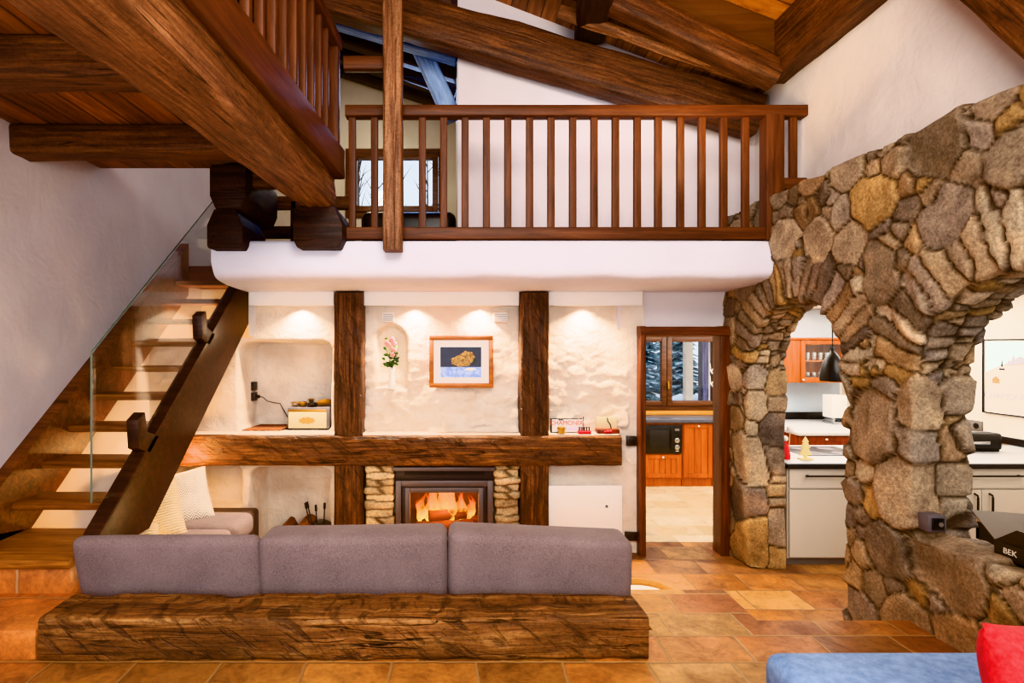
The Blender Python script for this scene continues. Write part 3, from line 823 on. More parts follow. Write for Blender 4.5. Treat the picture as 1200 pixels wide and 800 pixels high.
def window(name, x0, x1, z0, z1, Y, fw, split, mat, sash=.055):
    w = bpy.data.objects.new(name, None); place(w, ((x0 + x1) / 2, Y, z0)); struct(w)
    m = MB()
    m.box(x0, x0 + fw, Y, Y + .1, z0, z1); m.box(x1 - fw, x1, Y, Y + .1, z0, z1); m.box(x0 + fw, x1 - fw, Y, Y + .1, z0, z0 + fw); m.box(x0 + fw, x1 - fw, Y, Y + .1, z1 - fw, z1)
    m.build('window_frame', mat, w, .004)
    cells = [x0 + fw] + split + [x1 - fw]
    for a, b in zip(cells[:-1], cells[1:]):
        s = MB(); a += .004; b -= .004; c, d = z0 + fw, z1 - fw
        s.box(a, a + sash, Y - .03, Y + .05, c, d); s.box(b - sash, b, Y - .03, Y + .05, c, d); s.box(a + sash, b - sash, Y - .03, Y + .05, c, c + sash); s.box(a + sash, b - sash, Y - .03, Y + .05, d - sash, d)
        so = s.build('sash', mat, w, .005)
        MB().box(a + sash, b - sash, Y + .005, Y + .012, c + sash, d - sash).build('pane', 'pane', so)
    return w
w1 = window('window_1', 2.32, 3.83, .945, 2.06, 7.76, .07, [3.04], 'winframe', .07)
MB().lathe([(.012, 0), (.012, .05), (.02, .055), (.02, .075)], (3.05, 7.71, 1.35), 10, 1).tube([(3.05, 7.70, 1.37), (3.05, 7.69, 1.26)], .009, 8).build('window_handle', 'brass', w1)
MB().box(2.3, 3.82, 7.62, 7.84, .90, .945).build('window_sill', 'sill', w1, .005)
w2 = window('window_2', -1.40, -.11, 3.55, 4.45, 7.16, .07, [-.76], 'winframe', .075)
# ------------------------------------------------------------------ timbers
def single(o, label, cat, group=None): return tag(o, label, cat, group)

single(timber('log_bench', (-1.955, 2.715, .492), (.93, 2.715, .492), .27, .205, 'log', None, .010, .02, seed=3.1, chop=.022, seg=.025), 'long adzed log edging the raised floor behind the grey sofa', 'log')
g = thing('girder', 'huge old timber girder carrying the loft railing', 'beam', (-1.1, 2.6, 2.93))
timber('trunk', (-1.24, .9, 3.08), (-1.02, 4.22, 3.08), .36, .31, 'girder', g, .012, .03, w2=.24, seed=5.5)
timber('fascia', (-1.09, .9, 3.275), (-.895, 4.22, 3.275), .13, .225, 'rail', g, .004, .01)
grp = 'timber joists under the loft floor'
single(timber('ceiling_joist', (XL - .05, 2.56, 3.195), (-1.2, 2.56, 3.195), .2, .19, 'beam', None, .008, .025), 'dark timber joist under the loft nearer the camera', 'beam', grp)
single(timber('ceiling_joist', (XL - .02, 3.55, 3.195), (-1.1, 3.55, 3.195), .2, .19, 'beam', None, .008, .03), 'dark timber joist under the loft nearer the fireplace wall', 'beam', grp)
single(timber('loft_edge_beam', (-1.80, 4.3, 3.2), (-.95, 4.3, 3.2), .12, .17, 'beam', None, .005, .015), 'short dark beam closing the loft floor above the stairs', 'beam')

def beam_end(name, x0, x1, z0, z1, cut, label, y1=4.62):
    y0 = 4.10
    cx = (x0 + x1) / 2; a, b, c, d = cut                       # chamfers at the four corners: bottom-left, bottom-right, top-right, top-left
    pts = []
    for (x, z, s, t, k) in ((x0, z0, 1, 1, a), (x1, z0, -1, 1, b), (x1, z1, -1, -1, c), (x0, z1, 1, -1, d)):
        p, q = (x + s * k * .45, z), (x, z + t * k)
        pts += [q, p] if s * t > 0 else [p, q]
    mb = MB(); mb.prism([(x, y0, z) for x, z in pts], (0, y1 - y0, 0))
    o = mb.build(name, 'beam_black', None, .012, 2); single(o, label, 'beam', 'chamfered beam ends on the gallery edge')
beam_end('beam_end', -1.825, -1.55, 2.905, 3.24, (.10, .10, .03, .03), 'chamfered black-brown beam end stacked uppermost at the stairhead', 4.85)
beam_end('beam_end', -1.845, -1.575, 2.61, 2.905, (.02, .04, .12, .12), 'chamfered black-brown beam end resting lowest at the stairhead')
beam_end('beam_end', -1.20, -.825, 2.615, 2.935, (.07, .07, .14, .13), 'chamfered black-brown beam end right under the girder')
gr = thing('guard_rail', 'low dark guard rail between the beam ends at the stairhead', 'railing', (-1.5, 5.1, 2.7))
timber('rail', (-1.9, 5.05, 3.19), (-.9, 5.05, 3.19), .06, .12, 'beam', gr, 0, .01)
timber('rail', (-1.9, 5.05, 2.92), (-.9, 5.05, 2.92), .06, .11, 'beam_black', gr, 0, .01)
timber('post', (-1.46, 5.05, 2.7), (-1.46, 5.05, 3.2), .06, .06, 'beam_black', gr, 0, .01)

# roof timbers
rt = 'roof timbers above the gallery'
single(timber('gable_rafter', (-1.9, 4.85, 5.215), (2.70, 4.85, 3.895), .2, .36, 'beam', None, .012, .03), 'massive dark rafter sloping along the white gable wall', 'beam', rt)
single(timber('purlin', (1.235, 4.9, 4.715), (.80, 2.4, 4.715), .27, .28, 'beam_black', None, .010, .03), 'dark purlin coming forward over the middle of the gallery', 'beam', rt)
single(timber('eaves_purlin', (2.72, 4.56, 4.28), (2.72, 1.4, 4.32), .25, .44, 'beam', None, .010, .025), 'deep orange-brown purlin along the top of the white wall', 'beam', rt)
single(timber('valley_rafter', (.7, 4.42, 4.97), (2.62, 4.42, 4.06), .18, .21, 'beam', None, .010, .03), 'dark rafter dropping to the end of the deep purlin', 'beam', rt)
single(timber('round_rafter', (.9, 4.62, 4.70), (2.55, 4.62, 4.135), .11, .11, 'girder', None, .010, .05), 'thin waney rafter behind the darker one under the roof boards', 'beam', rt)
single(timber('wall_brace', (2.66, 3.25, 4.55), (2.66, 2.2, 2.98), .2, .22, 'beam', None, .008, .02), 'slanting brown brace against the white wall above the stone arch', 'beam', rt)
for i, y in enumerate((5.32, 5.72, 6.15, 6.6, 7.0)):
    single(timber('loft_rafter', (-2.85, y, zroof(-2.85) - .42), (.05, y, zroof(.05) - .24), .16, .17, 'beam_black', None, .006, .03),
           ('rough dark rafter over the gallery window, %s' % ('nearest the gable rafter', 'second behind the gable rafter', 'third behind the gable rafter', 'fourth behind the gable rafter', 'closest to the window wall')[i]), 'beam', 'dark rafters over the gallery window')
single(timber('daylit_brace', P(486, 42, 5.35), P(531, 140, 5.35), .17, .15, 'daylit_timber', None, .006, .02, up=(0, 1, 0)), 'upright limed blue-grey brace above the gallery window', 'beam')
single(timber('daylit_tie', P(385, 20, 5.17), P(536, 66, 5.17), .14, .15, 'daylit_timber', None, .006, .02), 'sloping limed blue-grey tie under the gable rafter', 'beam')
single(timber('hanging_post', (-.448, 4.14, 2.595), (-.448, 4.14, 5.4), .142, .142, 'girder', None, .005, .014, seed=11), 'tall square hewn post in front of the gallery railing', 'post')

# fireplace wall timbers
single(timber('timber_post', (-.930, 4.985, 0), (-.930, 4.985, 2.35), .235, .255, 'post', None, .010, .02, up=(1, 0, 0)), 'rough upright timber post beside the large niche', 'post', 'timber posts of the fireplace wall')
single(timber('timber_post', (.738, 4.985, 0), (.738, 4.985, 2.35), .235, .255, 'post', None, .010, .02, up=(1, 0, 0)), 'rough upright timber post beside the framed picture', 'post', 'timber posts of the fireplace wall')
single(timber('mantel_beam', (-2.45, 4.95, .939), (1.507, 4.95, .939), .2, .268, 'mantel', None, .010, .018, seed=8, chop=.008), 'long rough timber mantel beam running across above the stove', 'beam')

# ------------------------------------------------------------------ railings
r1 = thing('gallery_railing', 'brown slatted wooden railing along the gallery edge', 'railing', (.5, 4.3, 2.7))
timber('top_rail', (-.835, 4.30, 3.712), (2.80, 4.30, 3.712), .10, .085, 'rail', r1, 0, .008)
timber('bottom_rail', (-.835, 4.30, 2.757), (2.50, 4.30, 2.757), .07, .095, 'rail', r1, 0, .006)
timber('newel_post', (2.515, 4.30, 2.70), (2.515, 4.30, 3.68), .11, .14, 'railvert', r1, 0, .006, up=(1, 0, 0))
for x in (413, 439, 495, 520, 545, 570, 595, 620.5, 645.6, 671, 696, 721, 746.5, 771, 797, 822, 847.5, 873):
    X = (x - CX) * 4.3 / F
    timber('baluster', (X, 4.30, 2.79), (X, 4.30, 3.68), .036, .056, 'railvert', r1, 0, .005, up=(1, 0, 0))
X = (929 - CX) * 4.3 / F
timber('baluster', (X, 4.30, 3.19), (X, 4.30, 3.68), .036, .056, 'railvert', r1, 0, .005, up=(1, 0, 0))
timber('stub_rail', (2.56, 4.30, 3.145), (2.79, 4.30, 3.145), .07, .09, 'rail', r1, 0, .006)

r2 = thing('loft_railing', 'brown slatted railing on the girder running back to the gallery', 'railing', (-.9, 2.8, 3.39))
gx = lambda y: -1.09 + (y - .9) / 3.32 * .195
timber('top_rail', (gx(1.0), 1.0, 4.19), (gx(4.2), 4.2, 4.19), .1, .09, 'rail', r2, 0, .008)
y = 1.15
while y < 4.05:
    timber('baluster', (gx(y), y, 3.385), (gx(y), y, 4.15), .045, .05, 'railvert', r2, 0, .005, up=(1, 0, 0)); y += .163
timber('end_post', (gx(4.17), 4.17, 3.2), (gx(4.17), 4.17, 4.15), .07, .07, 'railvert', r2, 0, .006, up=(1, 0, 0))
timber('return_rail', (-.83, 4.2, 4.04), (-.50, 4.2, 4.04), .07, .10, 'rail', r2, 0, .006)

# ------------------------------------------------------------------ stairs
st = thing('staircase', 'open wooden staircase climbing beside the white wall', 'stairs', (-2.38, 3.5, .7))
def stringer(x0, x1, top0, bot0, ya, yb, mat):
    """sloped plank; ends cut plumb at ya, level on the platform"""
    yl = (.70 - top0) / SM
    pts = [(max(ya, yl), max(.70, top0 + SM * ya)), (yb, top0 + SM * yb), (yb, bot0 + SM * yb), ((.70 - bot0) / SM, .70)]
    if ya > yl: pts += [(ya + .07, .70), (ya, .81)]
    mb = MB(); mb.prism([(x0, y, z) for y, z in pts], (x1 - x0, 0, 0)); o = mb.build('stringer', mat, st, .006); return o
stringer(-2.05, -1.955, -1.60, -2.14, 3.03, 5.43, 'stairdark')
stringer(XL, -2.71, -1.60, -2.13, 2.9, 5.62, 'stairwood')
for k in range(9):
    z = .911 + .2 * k; yn = 3.36 + .249 * k
    timber('tread', (-2.715, yn + .135, z - .022), (-2.04, yn + .135, z - .022), .27, .044, 'tread', st, 0, .008)
timber('platform', (XL, 3.24, .686), (-2.09, 3.24, .686), .54, .05, 'platform', st, .004, .012)

gl = thing('glass_balustrade', 'frameless glass pane guarding the open side of the stairs', 'balustrade', (-2.0, 4.1, .9))
def glass():
    y0, y1 = 3.026, 5.35; t0, b0 = -.59, -1.64
    pts = [(3.28, b0 + SM * 3.28), (3.20, 1.0), (y0, 1.01), (y0, t0 + SM * y0), (y1, t0 + SM * y1), (y1, b0 + SM * y1)]
    mb = MB(); mb.prism([(-2.006, y, z) for y, z in pts], (.012, 0, 0)); o = mb.build('pane', None, gl, smooth=0, mats=['glass', 'glassedge'])
    for p in o.data.polygons:
        if abs(p.normal.x) < .5: p.material_index = 1
glass()
for (y, z) in ((3.60, 1.26), (4.46, 1.955)):
    a = Vector((0, math.cos(math.atan(SM)), math.sin(math.atan(SM)))); n = Vector((0, -a.z, a.y)); c = Vector((-2.03, y, z))
    pts = [c - a * .10 - n * .02, c - a * .16 + n * .10, c - a * .06 + n * .25, c + a * .03 + n * .23, c - a * .03 + n * .11, c + a * .05 - n * .02]
    MB().prism(pts, (.075, 0, 0)).build('clamp', 'stairdark', gl, .006)

# ------------------------------------------------------------------ sofa
sf = thing('corner_sofa', 'grey wool corner sofa sunk behind the log', 'sofa', (-.5, 3.3, 0))
def back_cushion(xa, xb, sl=0, zt=.852, dip=0, y1=3.20):
    nx, nz, vs, fs = 14, 8, [], []
    o = rbox('back_cushion', xa, xb, 2.955, y1, .40, zt, 'sofa', sf, .045, 4, .012)
    for v in o.data.vertices:
        k = (v.co.z / (zt - .4) + .5)
        v.co.y -= .045 * k
        if sl and v.co.x < 0: v.co.x -= sl * (k - 1)
        if v.co.z > 0: v.co.z += dip * (v.co.x / (xb - xa)) * 2 - .006 * (1 - (2 * v.co.x / (xb - xa)) ** 2)
back_cushion(P(82, 0, 2.93).x, P(302, 0, 2.93).x, .055, .850, .003, 3.06)
back_cushion(P(302, 0, 2.93).x, P(523, 0, 2.93).x, 0, .862, .008)
back_cushion(P(526, 0, 2.93).x, P(742, 0, 2.93).x, 0, .858, -.022)
rbox('base', -2.03, .97, 3.0, 3.85, .06, .30, 'sofa', sf, .03)
rbox('seat_cushion', -1.70, -.36, 3.2, 3.88, .29, .44, 'sofa', sf, .04, 3, .01)
rbox('seat_cushion', -.34, .96, 3.2, 3.88, .29, .44, 'sofa', sf, .04, 3, .01)
rbox('base', -2.55, -1.76, 3.88, 4.80, .06, .28, 'sofa', sf, .03)
rbox('seat_cushion', -2.5, -1.72, 3.90, 4.28, .27, .45, 'sofa', sf, .045, 3, .01)
rbox('seat_cushion', -2.5, -1.70, 4.29, 4.70, .27, .455, 'sofa', sf, .06, 4, .012)
rbox('end_panel', -2.6, -1.735, 4.72, 4.93, .05, .425, 'sofadark', sf, .04)
rbox('back_cushion', -2.66, -2.40, 4.40, 4.80, .30, .86, 'sofadark', sf, .06, 3, .01)

rz = lambda a: Matrix.Rotation(math.radians(a), 3, 'Z'); rx = lambda a: Matrix.Rotation(math.radians(a), 3, 'X'); ry = lambda a: Matrix.Rotation(math.radians(a), 3, 'Y')
tag(pillow('throw_pillow', (-2.23, 4.50, .615), .44, .45, .14, 'herring', ry(-10) @ rz(30) @ rx(-22)), 'black and white herringbone pillow on the sofa under the stairs', 'pillow', 'throw pillows on the sofa')
tag(pillow('throw_pillow', (-2.29, 4.12, .60), .46, .46, .15, 'knit', ry(-10) @ rz(34) @ rx(-24)), 'cream ribbed knit pillow leaning before the herringbone one', 'pillow', 'throw pillows on the sofa')
tag(pillow('throw_pillow', (-2.17, 3.72, .48), .34, .34, .12, 'knit', rz(38) @ rx(-35)), 'off-white pillow nearly hidden behind the sofa back', 'pillow', 'throw pillows on the sofa')

# ------------------------------------------------------------------ stove and hearth
fp = thing('wood_stove', 'built-in grey steel wood stove with a lit fire', 'stove', (-.07, 4.95, 0))
Yf = 4.93; sx = lambda x: (x - CX) * Yf / F; sz = lambda y: CZ - (y - CY) * Yf / F
def framed(name, x0, x1, y0, y1, t, Ya, Yb, mat, par=fp, bev=.004):
    m = MB(); X0, X1, Z1, Z0 = sx(x0), sx(x1), sz(y0), y1
    m.box(X0, X0 + t, Ya, Yb, Z0, Z1); m.box(X1 - t, X1, Ya, Yb, Z0, Z1); m.box(X0 + t, X1 - t, Ya, Yb, Z1 - t, Z1); m.box(X0 + t, X1 - t, Ya, Yb, Z0, Z0 + t)
    return m.build(name, mat, par, bev)
MB().box(sx(459), sx(580), 4.90, 5.0, sz(551), sz(546.5)).build('top_plate', 'iron', fp, .003)
MB().box(sx(463), sx(579), 4.945, 5.05, sz(563), sz(551)).build('upper_panel', 'irondark', fp, .003)
MB().box(sx(474), sx(568), 4.938, 4.95, sz(556.5), sz(550.5)).build('vent_slot', 'black', fp)
framed('outer_frame', 463.5, 578, 563, .02, .052, 4.925, 5.05, 'iron')
framed('inner_frame', 471, 570, 570, .07, .03, 4.945, 5.05, 'irondark')
dr = framed('door', 474.5, 566.5, 571.5, .09, .046, 4.93, 4.975, 'iron')
MB().box(sx(479), sx(562), 4.95, 4.955, .13, sz(577)).build('glass', 'pane', dr)
m = MB(); m.box(-.46, -.44, 4.98, 5.42, .02, .69); m.box(.30, .32, 4.98, 5.42, .02, .69); m.box(-.46, .32, 5.40, 5.42, .02, .69); m.box(-.46, .32, 4.98, 5.42, .67, .69); m.box(-.46, .32, 4.98, 5.42, .02, .06)
m.build('firebox', 'soot', fp)
def flames():
    r = random.Random(4)
    for i in range(19):
        u = i / 18; x = -.30 + .50 * u + r.uniform(-.02, .02); h = (.24 + .24 * math.exp(-((x + .08) / .13) ** 2)) * r.uniform(.85, 1.1); w = r.uniform(.028, .05); yy = r.uniform(5.18, 5.32)
        prof = [(.3, 0), (.8, .12), (1, .3), (.8, .5), (.5, .7), (.22, .88), (.02, 1)]
        mb = MB(); mb.lathe([(w * a, h * b_) for a, b_ in prof], (x, yy, .2), 12)
        for v in mb.v:
            k = (v.z - .2) / h; v.x += math.sin(k * 6 + i * 1.7) * .035 * k; v.y = yy + (v.y - yy) * .5
        mb.build('flame', 'flame', fp)
flames()
for i, (a, b, lab) in enumerate((((-.33, 5.12, .17), (.20, 5.2, .17), 'burning log lying foremost in the stove'), ((-.25, 5.30, .18), (.25, 5.24, .20), 'burning log lying rearmost in the stove'), ((-.22, 5.17, .26), (.14, 5.25, .265), 'burning log on top of two others in the stove'))):
    mb = MB(); pts = [Vector(a).lerp(Vector(b), t / 8) for t in range(9)]
    mb.tube(pts, [.055 + .006 * math.sin(t * 2 + i) for t in range(9)], 12)
    tag(mb.build('burning_log', 'ember'), lab, 'firewood', 'logs burning in the stove')

def hearth_pillar(name, x0, x1, label, seed):
    mb = MB(); mb.box(x0 + .02, x1 - .02, 4.92, 5.12, -.01, .79)
    me = remeshed(mb, .012); r = random.Random(seed); seeds = []
    z = 0
    while z < .84:
        h = r.uniform(.055, .085)
        if r.random() < .35: seeds += [(x0 + (x1 - x0) * .25, 4.97, z + h / 2), (x0 + (x1 - x0) * .78, 4.97, z + h / 2 + .01)]
        else: seeds.append(((x0 + x1) / 2 + r.uniform(-.03, .03), 4.97, z + h / 2))
        z += h
    o = stonify(name, me, seeds, [srgb(c) for c in ('b8a184', 'a89274', 'c0aa8a', '9c8a72')], (.25, .3, 1), .016, .022, .006, .012, 9, srgb(96, 80, 62), mat='stone_pale')
    tag(o, label, 'pillar', 'stacked stone pillars beside the stove'); o['kind'] = 'thing'
hearth_pillar('stone_pillar', -.795, -.520, 'dry-stacked stone pillar between the stove and the niche post', 1)
hearth_pillar('stone_pillar', .378, .610, 'narrower dry-stacked stone pillar between stove and white panel', 2)

# firewood niche
fw = 'split logs in the firewood niche'
mb = MB(); mb.prism([(-1.73, 5.16, 0), (-1.47, 5.16, 0), (-1.565, 5.16, .175), (-1.60, 5.16, .185)], (0, .26, 0))
tag(mb.build('firewood', 'firewood', None, .008), 'wedge-shaped split log in the low niche', 'firewood', fw)
mb = MB(); mb.lathe([(.0, 0), (.058, .002), (.064, .01), (.062, .25), (.05, .258)], (-1.40, 5.15, .15), 16, 1)
tag(mb.build('firewood', 'firewood'), 'round end-on log beside the black tool holder', 'firewood', fw)
mb = MB(); mb.lathe([(.0, 0), (.07, .002), (.07, .25), (.05, .258)], (-1.42, 5.17, .07), 16, 1)
tag(mb.build('firewood', 'firewood'), 'round log lowest in the niche, beneath another', 'firewood', fw)
ft = thing('fireplace_tool_set', 'black holder with four fireplace tools in the low niche', 'fireplace tools', (-1.26, 5.2, 0))
pts = [(-1.365, 5.12, .0), (-1.155, 5.12, .0)] + [(-1.26 + .105 * math.cos(t), 5.12, .12 + .075 * math.sin(t)) for t in np.linspace(0, PI, 10)]
MB().prism(pts, (0, .18, 0)).build('holder', 'black', ft, .004)
for (x, z, xt) in ((-1.34, .36, -1.40), (-1.31, .37, -1.385), (-1.285, .34, -1.30), (-1.225, .36, -1.215)):
    a, b = Vector((x + .01, 5.16, .1)), Vector((xt, 5.2, z + .02)); t = MB().tube([a, b], .006, 8)
    o = t.build('tool_shaft', 'black', ft); d = (b - a).normalized(); MB().tube([b - d * .06, b - d * .05, b], [.008, .012, .011], 8).build('handle', 'blackmat', o)

rd = thing('panel_radiator', 'flat white heating panel against the wall under the mantel', 'radiator', (1.2, 4.99, .03))
MB().box(.866, 1.545, 4.955, 4.985, .04, .605).build('panel', 'smooth_white', rd, .006)
MB().lathe([(.012, 0), (.012, .012)], (1.40, 4.943, .42), 10, 1).build('valve', 'greyplastic', rd)
MB().box(.9, 1.5, 4.985, 5.0, .06, .58).build('bracket', 'greyplastic', rd)

# ------------------------------------------------------------------ sockets, vents
def socket(name, label, x0, x1, z0, z1, Y, cat='socket', n=1, mat='socket', group=None):
    t = thing(name, label, cat, ((x0 + x1) / 2, Y, z0), group)
    MB().box(x0, x1, Y - .012, Y + .03, z0, z1).build('plate', mat, t, .003)
    for i in range(n):
        c = x0 + (x1 - x0) * (i + .5) / n
        if cat == 'switch': MB().box(c - .02, c + .02, Y - .018, Y - .01, (z0 + z1) / 2 - .022, (z0 + z1) / 2 + .022).build('rocker', 'blackmat', t, .002)
        else: MB().lathe([(.02, 0), (.02, .006), (.012, .006)], (c, Y - .017, (z0 + z1) / 2), 14, 1).build('outlet', 'black', t)
    return t
socket('light_switch', 'square dark light switch between mantel end and door', 1.578, 1.662, .972, 1.058, 4.935, 'switch')
socket('wall_socket', 'low dark double socket beside the white heating panel', 1.565, 1.675, .115, .19, 4.935, 'socket', 2)
def side_socket(z0, z1, label, plug):
    t = thing('niche_socket', label, 'socket', (-1.95, 5.37, z0), 'dark sockets in the large niche')
    MB().box(-1.97, -1.925, 5.33, 5.40, z0, z1).build('plate', 'socket', t, .003)
    if plug: MB().lathe([(.0, 0), (.018, 0), (.016, .03), (.006, .04)], (-1.925, 5.365, (z0 + z1) / 2), 12, 0).build('plug', 'black', t)
    else: MB().lathe([(.0, 0), (.018, 0), (.018, .004), (.0, .004)], (-1.926, 5.365, (z0 + z1) / 2), 12, 0).build('outlet', 'black', t)
side_socket(1.435, 1.52, 'small dark socket on the niche side wall, upper of two', 0)
side_socket(1.335, 1.415, 'small dark socket with a plugged cable in the niche', 1)
cb = MB().tube([(-1.90, 5.365, 1.375), (-1.86, 5.36, 1.37), (-1.82, 5.37, 1.33), (-1.76, 5.40, 1.31), (-1.71, 5.42, 1.30), (-1.68, 5.43, 1.24), (-1.64, 5.43, 1.17), (-1.58, 5.40, 1.11), (-1.55, 5.37, 1.10), (-1.50, 5.35, 1.10)], .0045, 6)
tag(cb.build('power_cable', 'blackmat'), 'thin dark cable from the niche socket to the record player', 'cable')
for (x0, x1, lab) in ((449, 461, 'small grey wall vent above the arched niche'), (579, 594, 'small grey wall vent near the picture frame')):
    a, b = P(x0, 376, 4.985), P(x1, 367, 4.985); t = thing('wall_vent', lab, 'vent', ((a.x + b.x) / 2, 4.98, a.z), 'small wall vents')
    MB().box(a.x - .006, b.x + .006, 4.99, 5.05, a.z - .006, b.z + .006).build('frame', 'smooth_white', t, .002)
    for k in range(4):
        z = a.z + (b.z - a.z) * (k + .5) / 4; MB().box(a.x, b.x, 4.982, 4.994, z - .006, z + .004).build('louvre', 'louvre', t)

# ------------------------------------------------------------------ niche contents
rp = thing('record_player', 'cream and grey vintage box with gold crest in the niche', 'record player', (-1.35, 5.25, 1.085))
MB().box(-1.553, -1.155, 5.14, 5.40, 1.092, 1.293).build('case', 'greyframe', rp, .010)
MB().box(-1.540, -1.185, 5.132, 5.15, 1.10, 1.25).build('front_panel', 'cream_panel', rp, .003)
MB().box(-1.540, -1.185, 5.134, 5.15, 1.252, 1.275).build('top_strip', 'brass', rp, .002)
cx, cz = -1.365, 1.172
pts = []
for t in np.linspace(0, 2 * PI, 36, endpoint=False):
    rr_ = 1 + .16 * math.cos(9 * t); pts.append((cx + .072 * rr_ * math.cos(t), 5.126, cz + .030 * rr_ * math.sin(t)))
MB().prism(pts, (0, .008, 0)).build('crest', 'gold', rp)
for x in (-1.53, -1.18):
    for yy in (5.16, 5.38): MB().lathe([(.014, 0), (.014, .012)], (x, yy, 1.082), 10).build('foot', 'black', rp)
nt_ = 'brass trinkets on top of the vintage box'
t = thing('trinket_stool', 'tiny brass stool ornament on the vintage box', 'ornament', (-1.50, 5.22, 1.293), nt_)
MB().box(-1.535, -1.465, 5.19, 5.25, 1.328, 1.338).build('seat', 'brass', t, .003)
for x in (-1.525, -1.475):
    for yy in (5.2, 5.24): MB().tube([(x, yy, 1.293), (x, yy, 1.33)], .004, 6).build('leg', 'brass', t)
tag(MB().lathe([(.018, 0), (.035, .012), (.045, .04), (.042, .043), (.03, .015), (.0, .012)], (-1.43, 5.22, 1.293), 18).build('trinket_bowl', 'brass'), 'small brass bowl next to the tiny stool ornament', 'bowl', nt_)
tag(MB().lathe([(.022, 0), (.04, .01), (.05, .034), (.047, .036), (.034, .014), (.0, .01)], (-1.33, 5.2, 1.293), 18).build('trinket_bowl', 'black'), 'small black bowl between brass bowl and brass fan', 'bowl', nt_)
tag(MB().lathe([(.012, 0), (.03, .006), (.016, .03), (.03, .062), (.028, .064), (.0, .05)], (-1.37, 5.31, 1.293), 16).build('trinket_goblet', 'brass'), 'small brass goblet behind the bowls on the vintage box', 'goblet', nt_)
mb = MB(); pts = [(-1.275, 5.24, 1.293)] + [(-1.225 + .075 * math.cos(t), 5.24 + .05 * math.cos(t), 1.318 + .045 * math.sin(t)) for t in np.linspace(PI * .95, -.1, 12)]
mb.prism(pts, (0, .02, 0)); tag(mb.build('trinket_fan', 'brass', None, .003), 'fan-shaped brass ornament at the end of the vintage box', 'ornament', nt_)
mb = MB(); mb.hexa([(-1.965, 5.07, 1.083), (-1.60, 5.07, 1.083), (-1.56, 5.42, 1.083), (-1.90, 5.44, 1.083), (-1.965, 5.07, 1.094), (-1.60, 5.07, 1.094), (-1.56, 5.42, 1.094), (-1.90, 5.44, 1.094)])
tag(mb.build('woven_mat', 'mat_brown', None, .002), 'flat brown woven mat on the niche ledge', 'mat')

vs = thing('flower_vase', 'slim white vase of pink blossoms in the arched niche', 'vase', (-.56, 5.06, 1.485))
MB().lathe([(.0, 0), (.035, 0), (.038, .02), (.028, .08), (.026, .14), (.034, .19), (.031, .19), (.022, .14), (.0, .1)], (-.56, 5.06, 1.485), 20).build('vessel', 'smooth_white', vs)
rf = random.Random(9)
for i in range(11):
    a = Vector((-.56, 5.06, 1.66)); b = Vector((-.565 + rf.uniform(-.06, .06), 5.03 + rf.uniform(-.03, .03), rf.uniform(1.68, 1.94)))
    s = MB().tube([a, a.lerp(b, .5) + Vector((rf.uniform(-.01, .01), 0, 0)), b], .003, 5).build('stem', 'green', vs)
    lf = MB()
    for k in range(4):
        c = a.lerp(b, rf.uniform(.45, 1)); d = Vector((rf.uniform(-1, 1), rf.uniform(-.8, .2), rf.uniform(-.3, .8))).normalized() * rf.uniform(.04, .065); n = d.cross(Vector((0, 1, .3))).normalized() * .017
        lf.add([c, c + d * .5 + n, c + d, c + d * .5 - n, ], [(0, 1, 2, 3)])
    lf.build('leaf_spray', 'green' if i % 2 else 'darkgreen', s)
for i, (x, z) in enumerate(((-.55, 1.93), (-.585, 1.885), (-.535, 1.895), (-.56, 1.85), (-.53, 1.83), (-.60, 1.90), (-.55, 1.79))):
    mb = MB()
    for k in range(5):
        t = 2 * PI * k / 5; mb.ball((x + .014 * math.cos(t), 5.0 + .004 * k, z + .014 * math.sin(t)), .013, 1, (1, .6, 1))
    mb.build('blossom', 'pink', vs)

pf = thing('framed_picture', 'wood-framed wildlife picture with white mount above the mantel', 'picture', (.08, 4.99, 1.49))
a, b = P(503, 454, 4.975), P(578, 393, 4.975)
m = MB(); t = .040
m.box(a.x, b.x, 4.955, 4.995, a.z, a.z + t); m.box(a.x, b.x, 4.955, 4.995, b.z - t, b.z); m.box(a.x, a.x + t, 4.955, 4.995, a.z + t, b.z - t); m.box(b.x - t, b.x, 4.955, 4.995, a.z + t, b.z - t)
m.build('frame', 'frame_wood', pf, .004)
MB().box(a.x + t, b.x - t, 4.975, 5.03, a.z + t, b.z - t).build('mount', 'mount', pf)
c, d = P(516, 442, 4.972), P(564, 406.5, 4.972); zm = c.z + (d.z - c.z) * .34
im = MB().box(c.x, d.x, 4.971, 4.976, c.z, d.z).build('image', 'pic_dark', pf)
MB().box(c.x, d.x, 4.969, 4.972, c.z, zm).build('snow_field', 'pic_snow', im)
cx, cz = c.x + (d.x - c.x) * .60, zm + .055
def blob(px, pz, rx_, rz_, mat, nm, off, k=7):
    MB().prism([(px + rx_ * (1 + .07 * math.sin(k * t + 1) + .05 * math.sin(2.6 * k * t)) * math.cos(t), 4.967 - off, pz + rz_ * (1 + .07 * math.cos(k * t)) * math.sin(t)) for t in np.linspace(0, 2 * PI, 60, endpoint=False)], (0, .003, 0)).build(nm, mat, im)
blob(cx - .03, cz + .0, .095, .052, 'pic_tan', 'tan_animal', 0)
blob(cx + .02, cz + .035, .068, .055, 'pic_tan', 'tan_animal_head', .001)
blob(cx + .085, cz + .0, .014, .022, 'darkgreen', 'dark_sprig', .001, 3)
blob(cx + .05, cz - .075, .05, .012, 'white', 'snow_ridge', .0015, 4)

